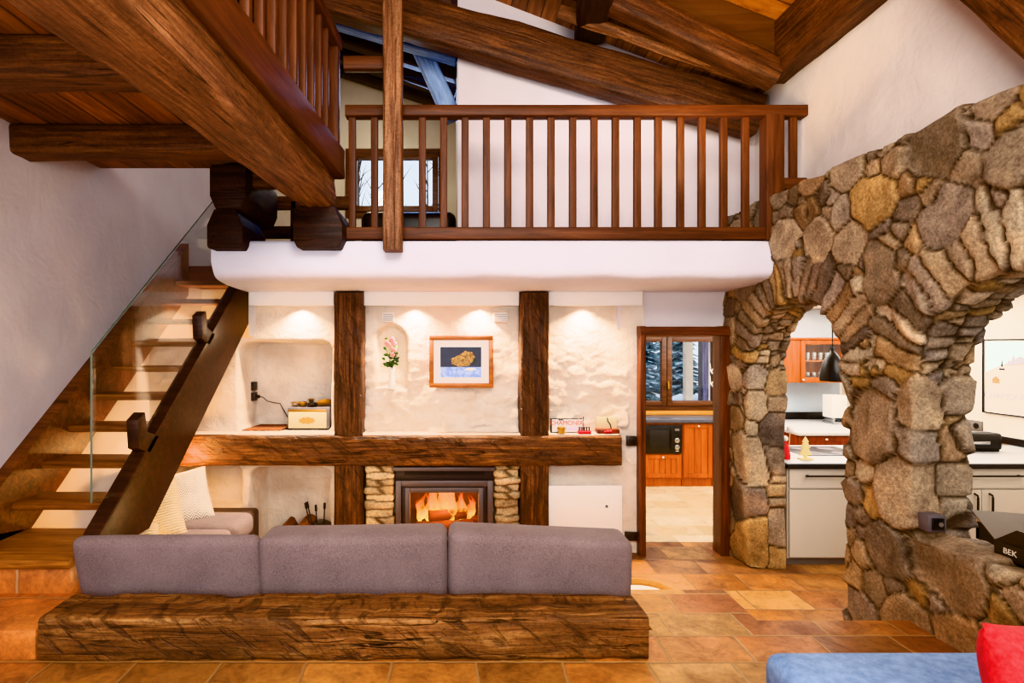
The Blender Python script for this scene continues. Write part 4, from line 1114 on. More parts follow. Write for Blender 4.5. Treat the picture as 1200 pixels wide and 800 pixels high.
# ------------------------------------------------------------------ mantel shelf things
sg = thing('name_sign', 'white sign reading Chamonix in orange, standing on the mantel', 'sign', (1.03, 4.97, 1.083))
a, b = P(645, 509, 4.98), P(682, 490, 4.98)
MB().box(a.x, b.x, 4.97, 4.99, 1.083, b.z).build('frame', 'blackmat', sg, .002)
MB().box(a.x + .012, b.x, 4.966, 4.972, 1.092, b.z - .008).build('card', 'mount', sg)
text('lettering', 'CHAMONIX', .056, ((a.x + b.x) / 2, 4.965, 1.172), 'orange_print', sg)
MB().prism([(a.x + .065, 4.963, 1.196), (a.x + .08, 4.963, 1.209), (a.x + .09, 4.963, 1.203), (a.x + .105, 4.963, 1.211), (a.x + .118, 4.963, 1.196)], (0, .003, 0)).build('mountain_mark', 'ink', sg)
MB().box(a.x + .125, b.x - .06, 4.963, 4.967, 1.105, 1.132).build('lilac_band', 'lilac_print', sg)
po = thing('gold_pot', 'small gold pot in front of the white sign', 'pot', (.985, 4.93, 1.083))
MB().lathe([(.0, 0), (.028, 0), (.031, .03), (.036, .052), (.036, .058), (.03, .058), (.026, .02), (.0, .015)], (.985, 4.925, 1.083), 20).build('vessel', 'gold', po)
MB().lathe([(.039, .047), (.039, .054)], (.985, 4.925, 1.083), 20).build('rim', 'brass', po)
tr = thing('red_candle_train', 'small red candle stand with dark posts on the mantel', 'ornament', (1.19, 4.93, 1.083))
MB().box(1.135, 1.25, 4.90, 4.95, 1.083, 1.108).build('base', 'red_paint', tr, .004)
for k in range(5): MB().lathe([(.007, 0), (.005, .02), (.009, .03), (.009, .034)], (1.147 + .022 * k, 4.925, 1.108), 10).build('post', 'ink', tr)
MB().tube([(1.19, 4.955, 1.09), (1.19, 4.955, 1.225)], .003, 6).build('wire', 'ink', tr)
MB().ball((1.19, 4.955, 1.225), .008, 1).build('bead', 'ink', tr)
gb = thing('gift_box', 'cream card box on a brown base tied with red on the mantel', 'box', (1.41, 4.96, 1.083))
MB().box(1.305, 1.505, 4.91, 5.0, 1.083, 1.123).build('base', 'cab_dark', gb, .003)
MB().box(1.315, 1.495, 4.965, 4.985, 1.123, 1.225).build('card', 'cream_panel', gb, .002)
MB().ball((1.40, 4.905, 1.103), .016, 2).ball((1.425, 4.905, 1.105), .014, 2).ball((1.375, 4.905, 1.10), .012, 2).build('red_bow', 'red_paint', gb)
MB().tube([(1.405, 4.95, 1.225), (1.41, 4.945, 1.19), (1.43, 4.945, 1.165), (1.44, 4.945, 1.125)], .005, 6).build('ribbon', 'ink', gb)
# ------------------------------------------------------------------ kitchen seen through the door
def cab(name, label, x0, x1, Y, z0, z1, depth, mat, group, doors, drawers=(), plinth=.06, pm=None, flush=False):
    """cabinet facing -Y: carcass, plinth, framed doors (x0,x1,z0,z1,kind,handle)"""
    c = thing(name, label, 'cabinet', ((x0 + x1) / 2, Y, z0), group)
    MB().box(x0, x1, Y + .02, Y + depth, z0 + plinth, z1).build('carcass', mat, c)
    if plinth: MB().box(x0, x1, Y + .04, Y + depth, z0, z0 + plinth).build('plinth', pm or mat, c)
    for (a, b, p, q, kind, h) in list(doors) + list(drawers):
        m = MB(); g = .003; a += g; b -= g; p += g; q -= g
        if flush: m.box(a, b, Y, Y + .02, p, q)
        else:
            r = min(.055, (q - p) * .28)
            m.box(a, a + r, Y, Y + .02, p, q); m.box(b - r, b, Y, Y + .02, p, q); m.box(a + r, b - r, Y, Y + .02, p, p + r); m.box(a + r, b - r, Y, Y + .02, q - r, q)
            k = max(2, int((b - a - 2 * r) / .07)); w = (b - a - 2 * r) / k
            for i in range(k): m.box(a + r + i * w + .0015, a + r + (i + 1) * w - .0015, Y + .009, Y + .019, p + r, q - r)
        d = m.build(kind, mat, c, .002, 1)
        if h == 'knob': MB().lathe([(.006, 0), (.006, -.014), (.013, -.018), (.013, -.026), (.0, -.03)], ((a + b) / 2, Y, q - min(.03, (q - p) * .2)), 12, 1).build('knob', 'knob', d)
        elif h == 'bar':
            zc = q - .055; x_a, x_b = (a + .12, b - .12)
            MB().tube([(x_a, Y - .03, zc), (x_b, Y - .03, zc)], .008, 8).box(x_a + .02, x_a + .035, Y - .03, Y, zc - .006, zc + .006).box(x_b - .035, x_b - .02, Y - .03, Y, zc - .006, zc + .006).build('handle', 'blackmat', d)
        elif h in ('vl', 'vr'):
            xc = a + .06 if h == 'vl' else b - .06; z_b = q - .03; z_a = z_b - .2
            MB().tube([(xc, Y, z_a), (xc, Y - .028, z_a + .01), (xc, Y - .032, z_a + .03), (xc, Y - .032, z_b - .03), (xc, Y - .028, z_b - .01), (xc, Y, z_b)], .008, 8).build('handle', 'blackmat', d)
    return c
gk = 'cherry base cabinets under the kitchen window'
cab('base_cabinet', 'cherry cabinet with a drawer beneath the black microwave', 2.0, 3.04, 7.22, 0, .85, .6, 'cab_orange', gk, [], [(2.0, 2.52, .12, .84, 'door', 'knob'), (2.53, 3.03, .12, .43, 'drawer', 'knob')], .11)
cab('base_cabinet', 'cherry cabinet with single door next to the microwave', 3.05, 3.45, 7.22, 0, .85, .6, 'cab_orange', gk, [(3.06, 3.44, .12, .84, 'door', 'knob')], (), .11)
cab('base_cabinet', 'cherry cabinet cut off by the door jamb beyond the single door', 3.46, 3.90, 7.22, 0, .85, .6, 'cab_orange', gk, [(3.47, 3.89, .12, .84, 'door', 'knob')], (), .11)
tag(MB().box(1.95, 3.95, 7.19, 7.83, .85, .90).build('worktop', 'worktop_dark', None, .006), 'dark grey worktop under the kitchen window', 'worktop')
mw = thing('microwave', 'black built-in microwave with two round dials', 'microwave', (2.79, 7.22, .445))
MB().box(2.54, 3.03, 7.205, 7.24, .445, .822).build('body', 'black', mw, .004)
MB().box(2.55, 2.905, 7.198, 7.21, .47, .80).build('door', 'black', mw, .003)
MB().box(2.60, 2.86, 7.194, 7.20, .52, .755).build('door_window', 'blackmat', mw, .002)
MB().tube([(2.89, 7.18, .50), (2.89, 7.18, .77)], .007, 8).build('handle', 'blackmat', mw)
for z in (.62, .53):
    k = MB().lathe([(.033, 0), (.033, -.006), (.024, -.008), (.022, -.022), (.0, -.024)], (2.965, 7.204, z), 20, 1).build('dial', 'chrome', mw)
    MB().box(2.962, 2.968, 7.176, 7.182, z, z + .02).build('pointer', 'black', k)
MB().box(2.935, 2.995, 7.20, 7.206, .745, .775).build('display', 'greyplastic', mw)
MB().box(2.945, 2.985, 7.20, 7.206, .475, .485).build('print_mark', 'whiteprint', mw)
# antler-like hooks and twig by the window
ah = thing('antler_hook', 'small pale antler-shaped hook beside the kitchen window', 'hook', (3.72, 7.74, 1.4))
for z in (1.42, 1.24):
    MB().tube([(3.76, 7.75, z), (3.69, 7.70, z + .03), (3.63, 7.68, z + .10), (3.62, 7.67, z + .2)], [.012, .011, .009, .005], 7).tube([(3.69, 7.70, z + .03), (3.70, 7.67, z + .13)], [.009, .004], 7).tube([(3.64, 7.68, z + .08), (3.69, 7.66, z + .18)], [.008, .004], 7).build('antler', 'knob', ah)
MB().box(3.75, 3.79, 7.72, 7.76, 1.2, 1.62).build('back_board', 'winframe', ah, .004)
tw = thing('twig_figure', 'pale wooden twig figure standing on the dark worktop', 'ornament', (3.70, 7.5, .90))
MB().tube([(3.67, 7.5, .90), (3.69, 7.5, 1.0), (3.70, 7.5, 1.12), (3.71, 7.5, 1.24)], [.014, .02, .018, .01], 8).tube([(3.735, 7.5, .90), (3.71, 7.5, 1.02)], [.011, .014], 8).build('body', 'tabletop', tw)
MB().tube([(3.63, 7.5, 1.14), (3.70, 7.5, 1.10), (3.75, 7.5, 1.17)], [.008, .014, .007], 8).build('arms', 'tabletop', tw)
MB().ball((3.71, 7.5, 1.25), .026, 2).build('head', 'tabletop', tw)

# ------------------------------------------------------------------ kitchen seen through the arches
gp = 'greige units of the kitchen peninsula'
Yp = 4.65
cab('peninsula_cabinet', 'greige unit seen between the two stone piers', 2.86, 4.05, Yp, 0, .835, .6, 'greige', gp, [(2.87, 4.04, .07, .65, 'door', '')], [(2.87, 4.04, .66, .83, 'drawer', 'bar')], .06, 'greyplastic', True)
cab('peninsula_cabinet', 'greige two-door unit with black bow handles in the large arch', 4.06, 4.965, Yp, 0, .835, .6, 'greige', gp, [(4.06, 4.51, .07, .65, 'door', 'vr'), (4.51, 4.965, .07, .65, 'door', 'vl')], [(4.06, 4.965, .66, .83, 'drawer', 'bar')], .06, 'greyplastic', True)
cab('peninsula_cabinet', 'greige unit at the far end next to the kitchen wall', 4.97, 5.58, Yp, 0, .835, .6, 'greige', gp, [(4.97, 5.58, .07, .65, 'door', 'vl')], [(4.97, 5.58, .66, .83, 'drawer', 'bar')], .06, 'greyplastic', True)
wt = thing('peninsula_worktop', 'light grey worktop with dark front edge on the greige units', 'worktop', (4.2, 5.0, .835))
MB().box(2.84, 5.59, 4.635, 5.45, .845, .882).build('top', 'worktop', wt, .004)
MB().box(2.84, 5.59, 4.625, 4.66, .833, .872).build('front_edge', 'blackmat', wt, .003)
ck = thing('cooktop', 'flat black cooktop let into the light worktop', 'cooktop', (3.5, 5.1, .882))
MB().box(3.17, 3.75, 4.92, 5.36, .8825, .888).build('glass_top', 'black', ck, .002)
for x in (3.33, 3.58):
    for yy in (5.03, 5.24): MB().lathe([(.0, 0), (.075, 0), (.075, .0012), (.0, .0012)], (x, yy, .888), 24).build('cooking_zone', 'greyframe', ck)
ct = thing('christmas_tree_ornament', 'flat pale gold Christmas tree cut-out on the peninsula', 'ornament', (3.085, 4.77, .882))
tp = [(0, .2), (.03, .15), (.018, .15), (.042, .1), (.024, .1), (.056, .035), (.012, .035), (.012, .01), (-.012, .01), (-.012, .035), (-.056, .035), (-.024, .1), (-.042, .1), (-.018, .15), (-.03, .15)]
MB().prism([(3.085 + a, 4.765, .884 + b) for a, b in tp], (0, .012, 0)).build('tree_shape', 'treegold', ct, .001)
MB().box(3.03, 3.14, 4.74, 4.80, .8825, .894).build('foot', 'treegold', ct, .002)
og = thing('red_figurine', 'red figurine with white ball on a stick by the pier', 'ornament', (2.93, 4.80, .882))
MB().lathe([(.0, 0), (.04, 0), (.042, .03), (.03, .10), (.018, .15), (.0, .16)], (2.925, 4.80, .8825), 16).build('coat', 'red_paint', og)
MB().ball((2.925, 4.80, 1.06), .026, 2).build('head', 'knob', og)
MB().tube([(2.955, 4.80, .95), (2.97, 4.80, 1.12)], .004, 6).build('stick', 'tabletop', og)
MB().ball((2.972, 4.80, 1.145), .032, 2).build('white_ball', 'white', og)

gd = 'dark cherry units at the back of the kitchen'
cab('back_cabinet', 'dark cherry unit under the back worktop beside the pier', 4.2, 4.85, 6.62, 0, .78, 1.1, 'cab_dark', gd, [(4.2, 4.85, .1, .77, 'door', 'knob')])
cab('back_cabinet', 'dark cherry unit under the back worktop close to the side wall', 4.86, 5.55, 6.62, 0, .78, 1.1, 'cab_dark', gd, [(4.86, 5.2, .1, .77, 'door', 'knob'), (5.2, 5.55, .1, .77, 'door', 'knob')])
tag(MB().box(4.18, 5.58, 6.59, 7.81, .782, .82).build('worktop', 'worktop', None, .005), 'light worktop on dark cherry units at the kitchen back', 'worktop')
tag(MB().box(4.18, 5.58, 7.77, 7.815, .821, .92).build('splash_strip', 'black', None, .003), 'black upstand strip along the back worktop', 'upstand')
tag(MB().box(5.57, 5.597, 4.66, 6.9, .883, .955).build('splash_strip', 'black', None, .003), 'black upstand strip running under the mountain poster', 'upstand')
wc = thing('wall_cabinet', 'orange cherry wall cabinet with glazed door and glassware', 'cabinet', (4.97, 7.6, 1.36))
m = MB(); m.box(4.50, 5.40, 7.80, 7.818, 1.36, 1.95).box(4.50, 5.40, 7.5, 7.8, 1.36, 1.385).box(4.50, 5.40, 7.5, 7.8, 1.925, 1.95).box(4.50, 4.52, 7.5, 7.8, 1.385, 1.925).box(5.38, 5.40, 7.5, 7.8, 1.385, 1.925).box(4.765, 4.785, 7.5, 7.8, 1.385, 1.925).box(4.785, 5.38, 7.52, 7.8, 1.645, 1.66)
m.build('carcass', 'cab_orange', wc, .002)
MB().box(4.50, 4.765, 7.478, 7.498, 1.365, 1.945).build('door', 'cab_orange', wc, .004)
m = MB(); m.box(4.775, 4.835, 7.478, 7.498, 1.365, 1.945).box(5.33, 5.395, 7.478, 7.498, 1.365, 1.945).box(4.835, 5.33, 7.478, 7.498, 1.365, 1.43).box(4.835, 5.33, 7.478, 7.498, 1.885, 1.945)
gd_ = m.build('glazed_door', 'cab_orange', wc, .004)
MB().box(4.835, 5.33, 7.486, 7.49, 1.43, 1.885).build('pane', 'pane', gd_)
MB().ball((4.805, 7.47, 1.40), .016, 2).build('knob', 'knob', gd_)
MB().box(4.48, 5.42, 7.46, 7.80, 1.95, 1.975).build('cornice', 'cab_orange', wc, .004)
gg = 'drinking glasses in the glazed wall cabinet'
prof = [(.0, 0), (.026, 0), (.03, .01), (.034, .11), (.031, .11), (.027, .014), (.0, .012)]
g0 = None
for row, z in enumerate((1.387, 1.662)):
    for i in range(6):
        x = 4.86 + .09 * i
        lab = 'clear drinking glass, %s on the %s shelf of the wall cabinet' % (('nearest the knob side', 'second from the knob side', 'third from the knob side', 'fourth from the knob side', 'fifth from the knob side', 'farthest from the knob')[i], ('lower', 'upper')[row])
        if g0 is None:
            g0 = tag(MB().lathe(prof, (x, 7.62, z), 14).build('drinking_glass', 'chrome'), lab, 'glass', gg); g0x = (x, z)
        else: copy_thing(g0, (x - g0x[0], 0, z - g0x[1]), lab)
pl = thing('pendant_lamp', 'glossy black bell-shaped pendant lamp over the peninsula', 'lamp', (3.69, 5.3, 1.53))
MB().lathe([(.105, 0), (.112, .03), (.10, .10), (.085, .17), (.058, .235), (.03, .275), (.018, .29), (.018, .32), (.0, .32)], (3.69, 5.3, 1.53), 28).build('lamp_shade', 'black', pl)
MB().tube([(3.69, 5.3, 1.85), (3.69, 5.3, 2.4)], .005, 6).build('cord', 'black', pl)
MB().ball((3.69, 5.3, 1.57), .035, 2).build('bulb', 'ledlens', pl)
wf = thing('water_dispenser', 'white box appliance on steel base on the back worktop', 'appliance', (5.17, 7.4, .82))
MB().box(5.08, 5.28, 7.3, 7.5, .90, 1.20).build('body', 'white', wf, .012)
MB().box(5.08, 5.28, 7.26, 7.5, .822, .85).build('base', 'chrome', wf, .005)
for x in (5.09, 5.24): MB().box(x, x + .03, 7.3, 7.48, .85, .90).build('support', 'chrome', wf, .003)

# poster, socket and toaster on the side wall
ps = thing('mountain_poster', 'black-framed pale poster of a snowy village and mountain', 'poster', (5.58, 5.4, 1.17))
Xp = 5.598
def yz(y, z): return (5.75 - y, z)
def flat(pts, off, mat, name, par, d=.002): return MB().prism([(Xp - off, 5.75 - a, b) for a, b in pts], (-d, 0, 0)).build(name, mat, par)
m = MB(); Wp = .58
m.box(Xp - .025, Xp, 5.738, 5.75, 1.172, 1.942).box(Xp - .025, Xp, 5.75 - Wp, 5.762 - Wp, 1.172, 1.942).box(Xp - .025, Xp, 5.762 - Wp, 5.738, 1.172, 1.184).box(Xp - .025, Xp, 5.762 - Wp, 5.738, 1.93, 1.942)
m.build('frame', 'black', ps, .002)
sh = flat([(.012, 1.184), (Wp - .012, 1.184), (Wp - .012, 1.93), (.012, 1.93)], .004, 'pic_cream', 'sheet', ps)
flat([(.03, 1.60), (.16, 1.66), (.30, 1.72), (Wp - .02, 1.80), (Wp - .02, 1.92), (.03, 1.92)], .0065, 'pic_sky', 'sky', sh)
flat([(.24, 1.68), (.27, 1.74), (.285, 1.71), (.31, 1.79), (.33, 1.74), (.37, 1.77), (.42, 1.75), (.50, 1.82), (Wp - .02, 1.78), (Wp - .02, 1.72), (.30, 1.68)], .009, 'pic_grey', 'mountain', sh)
flat([(.188, 1.66), (.197, 1.75), (.206, 1.66)], .009, 'ink', 'steeple', sh); flat([(.17, 1.625), (.225, 1.625), (.225, 1.645), (.17, 1.645)], .009, 'ink', 'belfry', sh)
flat([(.10, 1.49), (.17, 1.49), (.17, 1.53), (.135, 1.56), (.10, 1.53)], .009, 'pic_tan', 'house', sh)
text('lettering', 'CHAMONIX', .085, (Xp - .0075, 5.75 - .24, 1.36), 'pic_grey', sh, Matrix.Rotation(-PI / 2, 3, 'Z') @ Matrix.Rotation(PI / 2, 3, 'X'))
ks = thing('kitchen_socket', 'grey double socket on the kitchen wall above the toaster', 'socket', (5.59, 5.85, .97))
MB().box(5.583, 5.60, 5.76, 5.98, .965, 1.075).build('plate', 'greyplastic', ks, .004)
for yy in (5.82, 5.92): MB().lathe([(.0, 0), (.03, 0), (.03, -.005), (.0, -.005)], (5.583, yy, 1.02), 16, 0).build('outlet', 'black', ks)
ts = thing('toaster', 'long glossy black toaster on the light worktop', 'toaster', (4.95, 5.18, .882))
rbox('body', 4.74, 5.15, 5.10, 5.27, .895, 1.055, 'black', ts, .03)
MB().box(4.76, 5.13, 5.12, 5.25, .8825, .90).build('base', 'blackmat', ts, .004)
MB().box(4.80, 5.09, 5.165, 5.205, 1.05, 1.058).build('slot', 'greyframe', ts)
MB().box(5.15, 5.175, 5.17, 5.20, .96, .985).build('lever', 'chrome', ts, .003)
MB().box(4.80, 5.02, 5.094, 5.101, .955, .98).build('trim', 'chrome', ts, .002)

# table behind the ledge
tb = thing('dining_table', 'pale wooden table with black legs behind the stone ledge', 'table', (4.0, 3.2, 0))
MB().box(3.36, 4.7, 2.75, 3.54, .755, .79).build('table_top', 'tabletop', tb, .005)
MB().box(3.375, 4.66, 3.50, 3.52, .64, .755).box(3.375, 3.395, 2.8, 3.52, .64, .755).build('apron', 'blackmat', tb)
for x in (3.39, 4.6):
    for yy in (2.82, 3.46): MB().box(x, x + .06, yy, yy + .06, 0, .755).build('leg', 'blackmat', tb, .004)

# ------------------------------------------------------------------ on and before the stone ledge
oc = thing('ledge_socket', 'square dark socket in a grey box on the ledge by the pier', 'socket', (2.60, 2.88, .87))
a = P(1085, 623, 2.89); b = P(1107, 603, 2.89)
MB().box(a.x, b.x, 2.875, 2.98, a.z, b.z).build('housing', 'greyframe', oc, .008)
MB().box(a.x + .018, b.x - .018, 2.868, 2.88, a.z + .016, b.z - .014).build('face', 'black', oc, .003)
MB().lathe([(.0, 0), (.012, 0), (.012, -.004), (.0, -.004)], ((a.x + b.x) / 2 + .01, 2.868, (a.z + b.z) / 2), 12, 1).build('outlet', 'greyplastic', oc)
bx = thing('card_box', 'open black card box with white print on the stone ledge', 'box', (2.78, 2.42, .90))
x0, x1, y0, y1, z0, z1 = 2.62, 2.90, 2.10, 2.64, .865, .945
mb = MB(); t = .006
mb.box(x0, x1, y0, y1, z0, z0 + t).box(x0, x0 + t, y0, y1, z0, z1).box(x1 - t, x1, y0, y1, z0, z1).box(x0 + t, x1 - t, y1 - t, y1, z0, z1).box(x0 + t, x1 - t, y0, y0 + t, z0, z1)
mb.build('body', 'boxout', bx)
def flap(pts, name='flap', mats=('boxout', 'boxin')):
    n = (pts[1] - pts[0]).cross(pts[2] - pts[0]).normalized() * .004
    o = MB().prism(pts, n).build(name, None, bx, smooth=0, mats=list(mats)); return o
V = Vector
f1 = flap([V((x0, y1, z1)), V((x1, y1, z1)), V((x1 + .02, y1 + .13, z1 + .08)), V((x0 + .035, y1 + .155, z1 + .095))])
for p in f1.data.polygons: p.material_index = 1
flap([V((x0, y0, z1)), V((x0, y1, z1)), V((x0 - .015, y1 - .12, z1 + .085)), V((x0 - .02, y0 + .05, z1 + .085))])
flap([V((x1, y1, z1)), V((x1, y0, z1)), V((x1 + .06, y0 + .02, z1 + .10)), V((x1 + .06, y1 - .02, z1 + .10))], mats=('tabletop', 'tabletop'))
R_l = Matrix.Rotation(-PI / 2, 3, 'Z') @ Matrix.Rotation(PI / 2, 3, 'X')
text('lettering', 'BEK', .038, (x0 - .001, y1 - .075, z0 + .045), 'whiteprint', bx, R_l)
text('lettering', 'R', .05, (x0 - .001, y1 - .29, z0 + .042), 'whiteprint', bx, R_l)
MB().prism([(x0 - .001, y1 - .165, z0 + .068), (x0 - .001, y1 - .172, z0 + .068), (x0 - .001, y1 - .207, z0 + .022), (x0 - .001, y1 - .20, z0 + .022)], (-.001, 0, 0)).build('slash_mark', 'whiteprint', bx)

bs_ = thing('blue_sofa', 'blue velvet sofa corner on the raised terracotta floor', 'sofa', (1.7, 1.5, .39))
rbox('seat', 1.10, 2.25, .75, 1.95, .50, .808, 'blue', bs_, .05, 4, .012)
rbox('backrest', 2.06, 2.34, .70, 1.99, .45, 1.00, 'blue', bs_, .06, 4, .01)
for x in (1.18, 2.1):
    for yy in (.85, 1.85): MB().lathe([(.02, 0), (.026, .12)], (x, yy, .39), 12).build('leg', 'blackmat', bs_)
tag(pillow('throw_pillow', (1.575, 1.42, .935), .44, .42, .16, 'red', ry(9) @ rz(18) @ rx(-20)), 'bright red velvet pillow on the blue sofa', 'pillow')

# round wooden-rimmed tray on the lower floor
ry_ = thing('round_tray', 'round white tray with pale wooden rim on the lower floor', 'tray', (1.36, 3.86, 0))
MB().lathe([(.0, 0), (.235, 0), (.235, .055), (.0, .055)], (1.36, 3.86, .03), 40).build('tray_top', 'white', ry_)
MB().lathe([(.236, .0), (.262, .0), (.268, .06), (.266, .125), (.250, .125), (.248, .05)], (1.36, 3.86, .0), 40).build('rim', 'sill', ry_)

# armchair on the gallery
ac = thing('gallery_armchair', 'black padded armchair back below the gallery window', 'armchair', (-.3, 5.7, 2.7))
rbox('backrest', -.95, .04, 5.62, 5.82, 2.9, 3.27, 'black', ac, .09, 5)
rbox('seat', -.93, .02, 5.80, 6.45, 2.85, 3.08, 'black', ac, .06, 4)
for x in (-.86, -.06):
    for yy in (5.72, 6.38): MB().box(x, x + .05, yy, yy + .05, 2.7, 2.86).build('leg', 'blackmat', ac)

# ------------------------------------------------------------------ outside the windows
struct(MB().box(-14, 14, 8.6, 30, .1, .35).build('ground_snow', 'snow', origin=(0, 0, 0)))
def conifer(x, y, z, h, r, label, seed):
    rr_ = random.Random(seed); t = thing('conifer', label, 'tree', (x, y, z), 'snowy conifers outside the kitchen window')
    MB().tube([(x, y, z), (x, y, z + h * .95)], [.09, .02], 8).build('trunk', 'bark', t)
    mb = MB()
    for k in range(420):
        u = rr_.random() ** .8; zz = z + .25 + u * (h - .3); R = r * (1 - u) * rr_.uniform(.55, 1.05) + .05; an = rr_.uniform(0, 2 * PI)
        d = Vector((math.cos(an), math.sin(an), -.35)); s = Vector((-math.sin(an), math.cos(an), 0)) * R * .28; c = Vector((x, y, zz))
        mb.add([c, c + d * R * .6 + s, c + d * R, c + d * R * .6 - s], [(0, 1, 2, 3)])
    mb.build('foliage', 'conifer', t)
conifer(3.95, 11.2, .35, 3.2, .62, 'snowy blue-green conifer filling the narrow window sash', 3)
conifer(5.55, 13.2, .35, 2.9, .75, 'small snowy conifer behind the pale porch post', 5)
conifer(6.2, 15.5, .35, 4.2, 1.1, 'tall snowy conifer farthest from the kitchen window', 8)
conifer(3.2, 10.6, .35, 2.6, .8, 'snowy conifer closest to the window, mostly hidden by the jamb', 12)
for i, (x, y, s) in enumerate(((4.75, 10.6, .5), (5.1, 11.8, .6), (4.55, 12.4, .55))):
    mb = MB(); mb.ball((x, y, .38), s, 3, (1.2, 1, .7))
    for v in mb.v: v.z += noise.noise(v * 2.5) * .12
    tag(mb.build('snow_mound', 'snow'), 'rounded snow mound outside, %s' % ('nearest the porch post', 'behind the porch post', 'beside the tall conifer')[i], 'snow mound', 'snow mounds outside the kitchen window')
ch = thing('chalet', 'lilac-grey boarded chalet wall with eave outside the window', 'building', (6.0, 10.6, .3))
MB().box(4.95, 7.5, 10.8, 11.0, .3, 2.7).build('wall', 'chalet', ch)
MB().hexa([(4.55, 10.3, 2.25), (7.5, 10.3, 3.3), (7.5, 11.4, 3.3), (4.55, 11.4, 2.25), (4.55, 10.3, 2.38), (7.5, 10.3, 3.43), (7.5, 11.4, 3.43), (4.55, 11.4, 2.38)]).build('roof', 'snow', ch)
tag(MB().box(4.02, 4.15, 9.4, 9.53, .3, 3.2).build('porch_post', 'porch', None, .01), 'pale timber porch post outside the kitchen window', 'post')
def bare_tree(x, y, z, h, label, seed):
    rr_ = random.Random(seed); t = thing('bare_tree', label, 'tree', (x, y, z), 'bare winter trees outside the gallery window')
    mb = MB(); top = Vector((x + rr_.uniform(-.2, .2), y, z + h)); b = Vector((x, y, z))
    mb.tube([b, b.lerp(top, .5) + Vector((rr_.uniform(-.1, .1), 0, 0)), top], [.035, .025, .008], 7); mb.build('trunk', 'bark', t)
    br = MB()
    for k in range(26):
        u = rr_.uniform(.15, .95); p = b.lerp(top, u); q = p + Vector((rr_.uniform(-.5, .5), rr_.uniform(-.3, .3), rr_.uniform(.3, .9))) * (1.1 - u * .6)
        br.tube([p, p.lerp(q, .5) + Vector((0, 0, .06)), q], [.012, .008, .003], 5)
    br.build('branches', 'bark', t)
for i, (x, y) in enumerate(((-1.75, 10.2), (-1.35, 11.0), (-.95, 10.4), (-.55, 11.4), (-2.0, 11.6), (-.2, 10.8))):
    bare_tree(x, y, 1.2, 5.0, 'thin bare winter tree outside the gallery, %s' % ('nearest the hanging post', 'just behind the nearest one', 'in the middle of the window', 'with its crown near the window edge', 'farthest away', 'half hidden by the window edge')[i], 30 + i)
struct(MB().box(-6, 3, 9.2, 14, .3, 2.9).build('ground_slope', 'snow', origin=(0, 0, 0)))

# ------------------------------------------------------------------ light
def light(name, kind, loc, energy, col, size=.1, rot=None, **kw):
    l = bpy.data.lights.new(name, kind); l.energy = energy; l.color = col[:3]
    if kind == 'AREA':
        l.shape = 'RECTANGLE'; l.size = size[0]; l.size_y = size[1]
    else: l.shadow_soft_size = size
    for k, v in kw.items(): setattr(l, k, v)
    o = bpy.data.objects.new(name, l); o.location = loc
    if rot is not None: o.rotation_euler = rot
    COL.objects.link(o); return o
def aim(o, target): o.rotation_euler = (Vector(target) - o.location).to_track_quat('-Z', 'Y').to_euler()

WARM = (1.0, .80, .58); NEUT = (1.0, .93, .86)
for x in (352, 486, 562, 684):
    X = (x - CX) * 4.98 / F
    o = light('downlight', 'SPOT', (X, 4.975, 2.226), 260, (1.0, .82, .62), .025, spot_size=math.radians(130), spot_blend=.9); aim(o, (X, 5.04, 1.2))
light('stair_lamp', 'POINT', (-2.30, 3.95, .42), 70, (1.0, .50, .13), .07)
light('stair_fill_high', 'POINT', (-2.35, 5.3, 1.25), 50, (1.0, .58, .27), .08)  # extra point light added to warm the upper gaps between treads
light('stair_fill_middle', 'POINT', (-2.3, 4.7, .9), 22, (1.0, .56, .24), .06)  # hidden point light added for the middle tread gaps
light('sofa_fill', 'POINT', (-1.0, 3.75, .50), 20, (1.0, .68, .38), .06)  # hidden warm point added behind the sofa back to light the low niches
light('fire_glow', 'POINT', (-.06, 5.10, .42), 22, (1.0, .45, .12), .08)
o = light('kitchen_light', 'AREA', (4.3, 6.3, 2.38), 120, (1.0, .95, .88), (2.2, 2.0)); aim(o, (4.3, 6.3, 0))
o = light('kitchen_door_light', 'AREA', (2.6, 6.3, 2.38), 34, (1.0, .95, .88), (1.2, 1.4)); aim(o, (2.6, 6.3, 0))
o = light('kitchen_side_light', 'AREA', (4.2, 3.6, 2.38), 60, (1.0, .93, .84), (1.6, 1.6)); aim(o, (4.2, 3.6, 0))
o = light('added_room_fill', 'AREA', (.2, .3, 4.3), 195, NEUT, (2.5, 1.6)); aim(o, (.3, 4.2, 1.2))  # soft overhead fill added out of view
o = light('added_warm_fill', 'AREA', (1.2, -.6, 2.4), 50, (1.0, .82, .62), (.9, .9)); aim(o, (1.6, 3.2, .6))  # unseen warm area light added behind the camera as fill
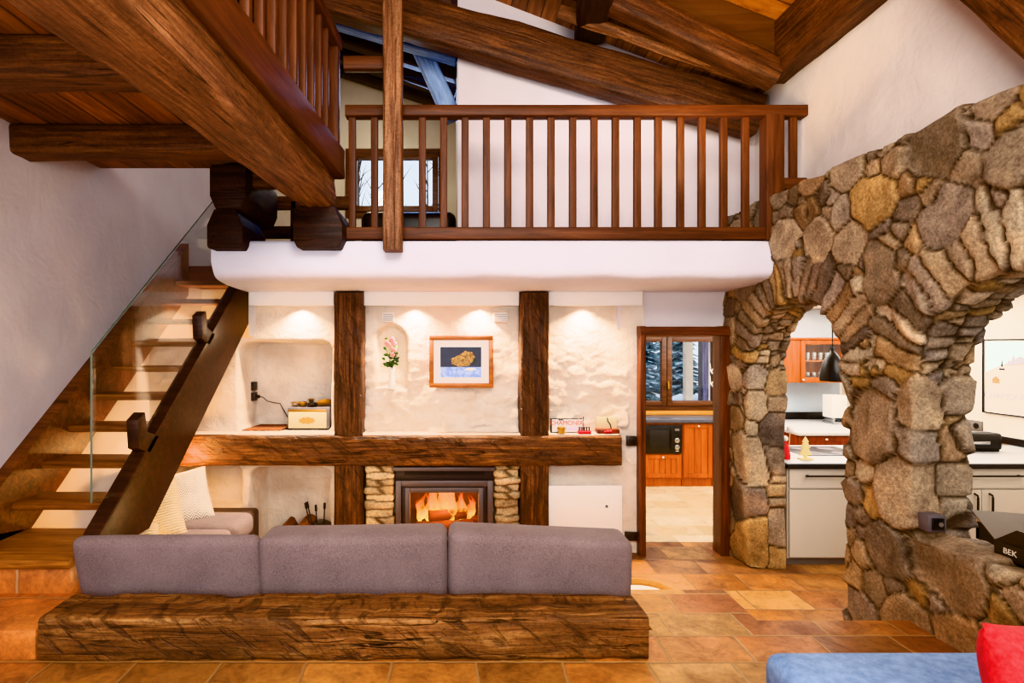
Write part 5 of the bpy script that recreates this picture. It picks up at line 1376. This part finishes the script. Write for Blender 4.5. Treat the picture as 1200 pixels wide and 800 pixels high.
o = light('added_cool_fill', 'AREA', (-.6, -1.3, 2.0), 90, (.86, .90, 1.0), (1.6, 1.6)); aim(o, (-2.8, 3.2, 1.7))  # cool fill added behind the camera for the stair wall, no window there
o = light('added_roof_fill', 'AREA', (1.9, 3.7, 3.35), 14, (1.0, .74, .46), (.5, .2)); aim(o, (1.7, 4.3, 4.6))  # unseen warm light added to brighten the roof boards
o = light('gallery_light', 'AREA', (1.4, 4.45, 3.9), 6, (.9, .92, 1.0), (1.6, .3)); aim(o, (1.4, 5.0, 3.3))
o = light('added_blue_light', 'AREA', (-.3, 6.6, 4.9), 20, (.45, .62, 1.0), (.8, .6)); aim(o, (-.4, 5.2, 4.2))  # unseen blue light added to tint the brace and tie; no roof opening
light('loft_window_room', 'POINT', (-1.0, 6.3, 4.0), 16, (1.0, .86, .68), .15)
o = light('under_loft', 'AREA', (-1.9, 1.2, 1.6), 10, WARM, (.8, .8)); aim(o, (-2.0, 2.6, 3.3))

w = bpy.data.worlds.new('sky'); bpy.context.scene.world = w; w.use_nodes = True
bg = w.node_tree.nodes['Background']; bg.inputs[0].default_value = (.86, .92, 1.0, 1); bg.inputs[1].default_value = 1.4

cam = bpy.data.cameras.new('camera'); co = bpy.data.objects.new('camera', cam); COL.objects.link(co)
co.location = (0, 0, CZ); co.rotation_euler = (PI / 2, 0, 0)
cam.sensor_width = 36; cam.lens = F / 1200 * 36; cam.shift_x = (600 - CX) / 1200; cam.shift_y = (CY - 400) / 1200
cam.clip_start = .05; cam.clip_end = 200
sc = bpy.context.scene; sc.camera = co
sc.view_settings.view_transform = 'Khronos PBR Neutral'
sc.view_settings.exposure = 0.0
sc.view_settings.use_curve_mapping = True
cm = sc.view_settings.curve_mapping; cv = cm.curves[3]
for px_, py_ in ((.03, .021), (.12, .105), (.4, .42)): cv.points.new(px_, py_)
cm.update()
sc.cycles.use_denoising = True
sc.cycles.max_bounces = 8; sc.cycles.diffuse_bounces = 5; sc.cycles.transparent_max_bounces = 12
sc.cycles.caustics_reflective = False; sc.cycles.caustics_refractive = False
sc.cycles.sample_clamp_indirect = 6
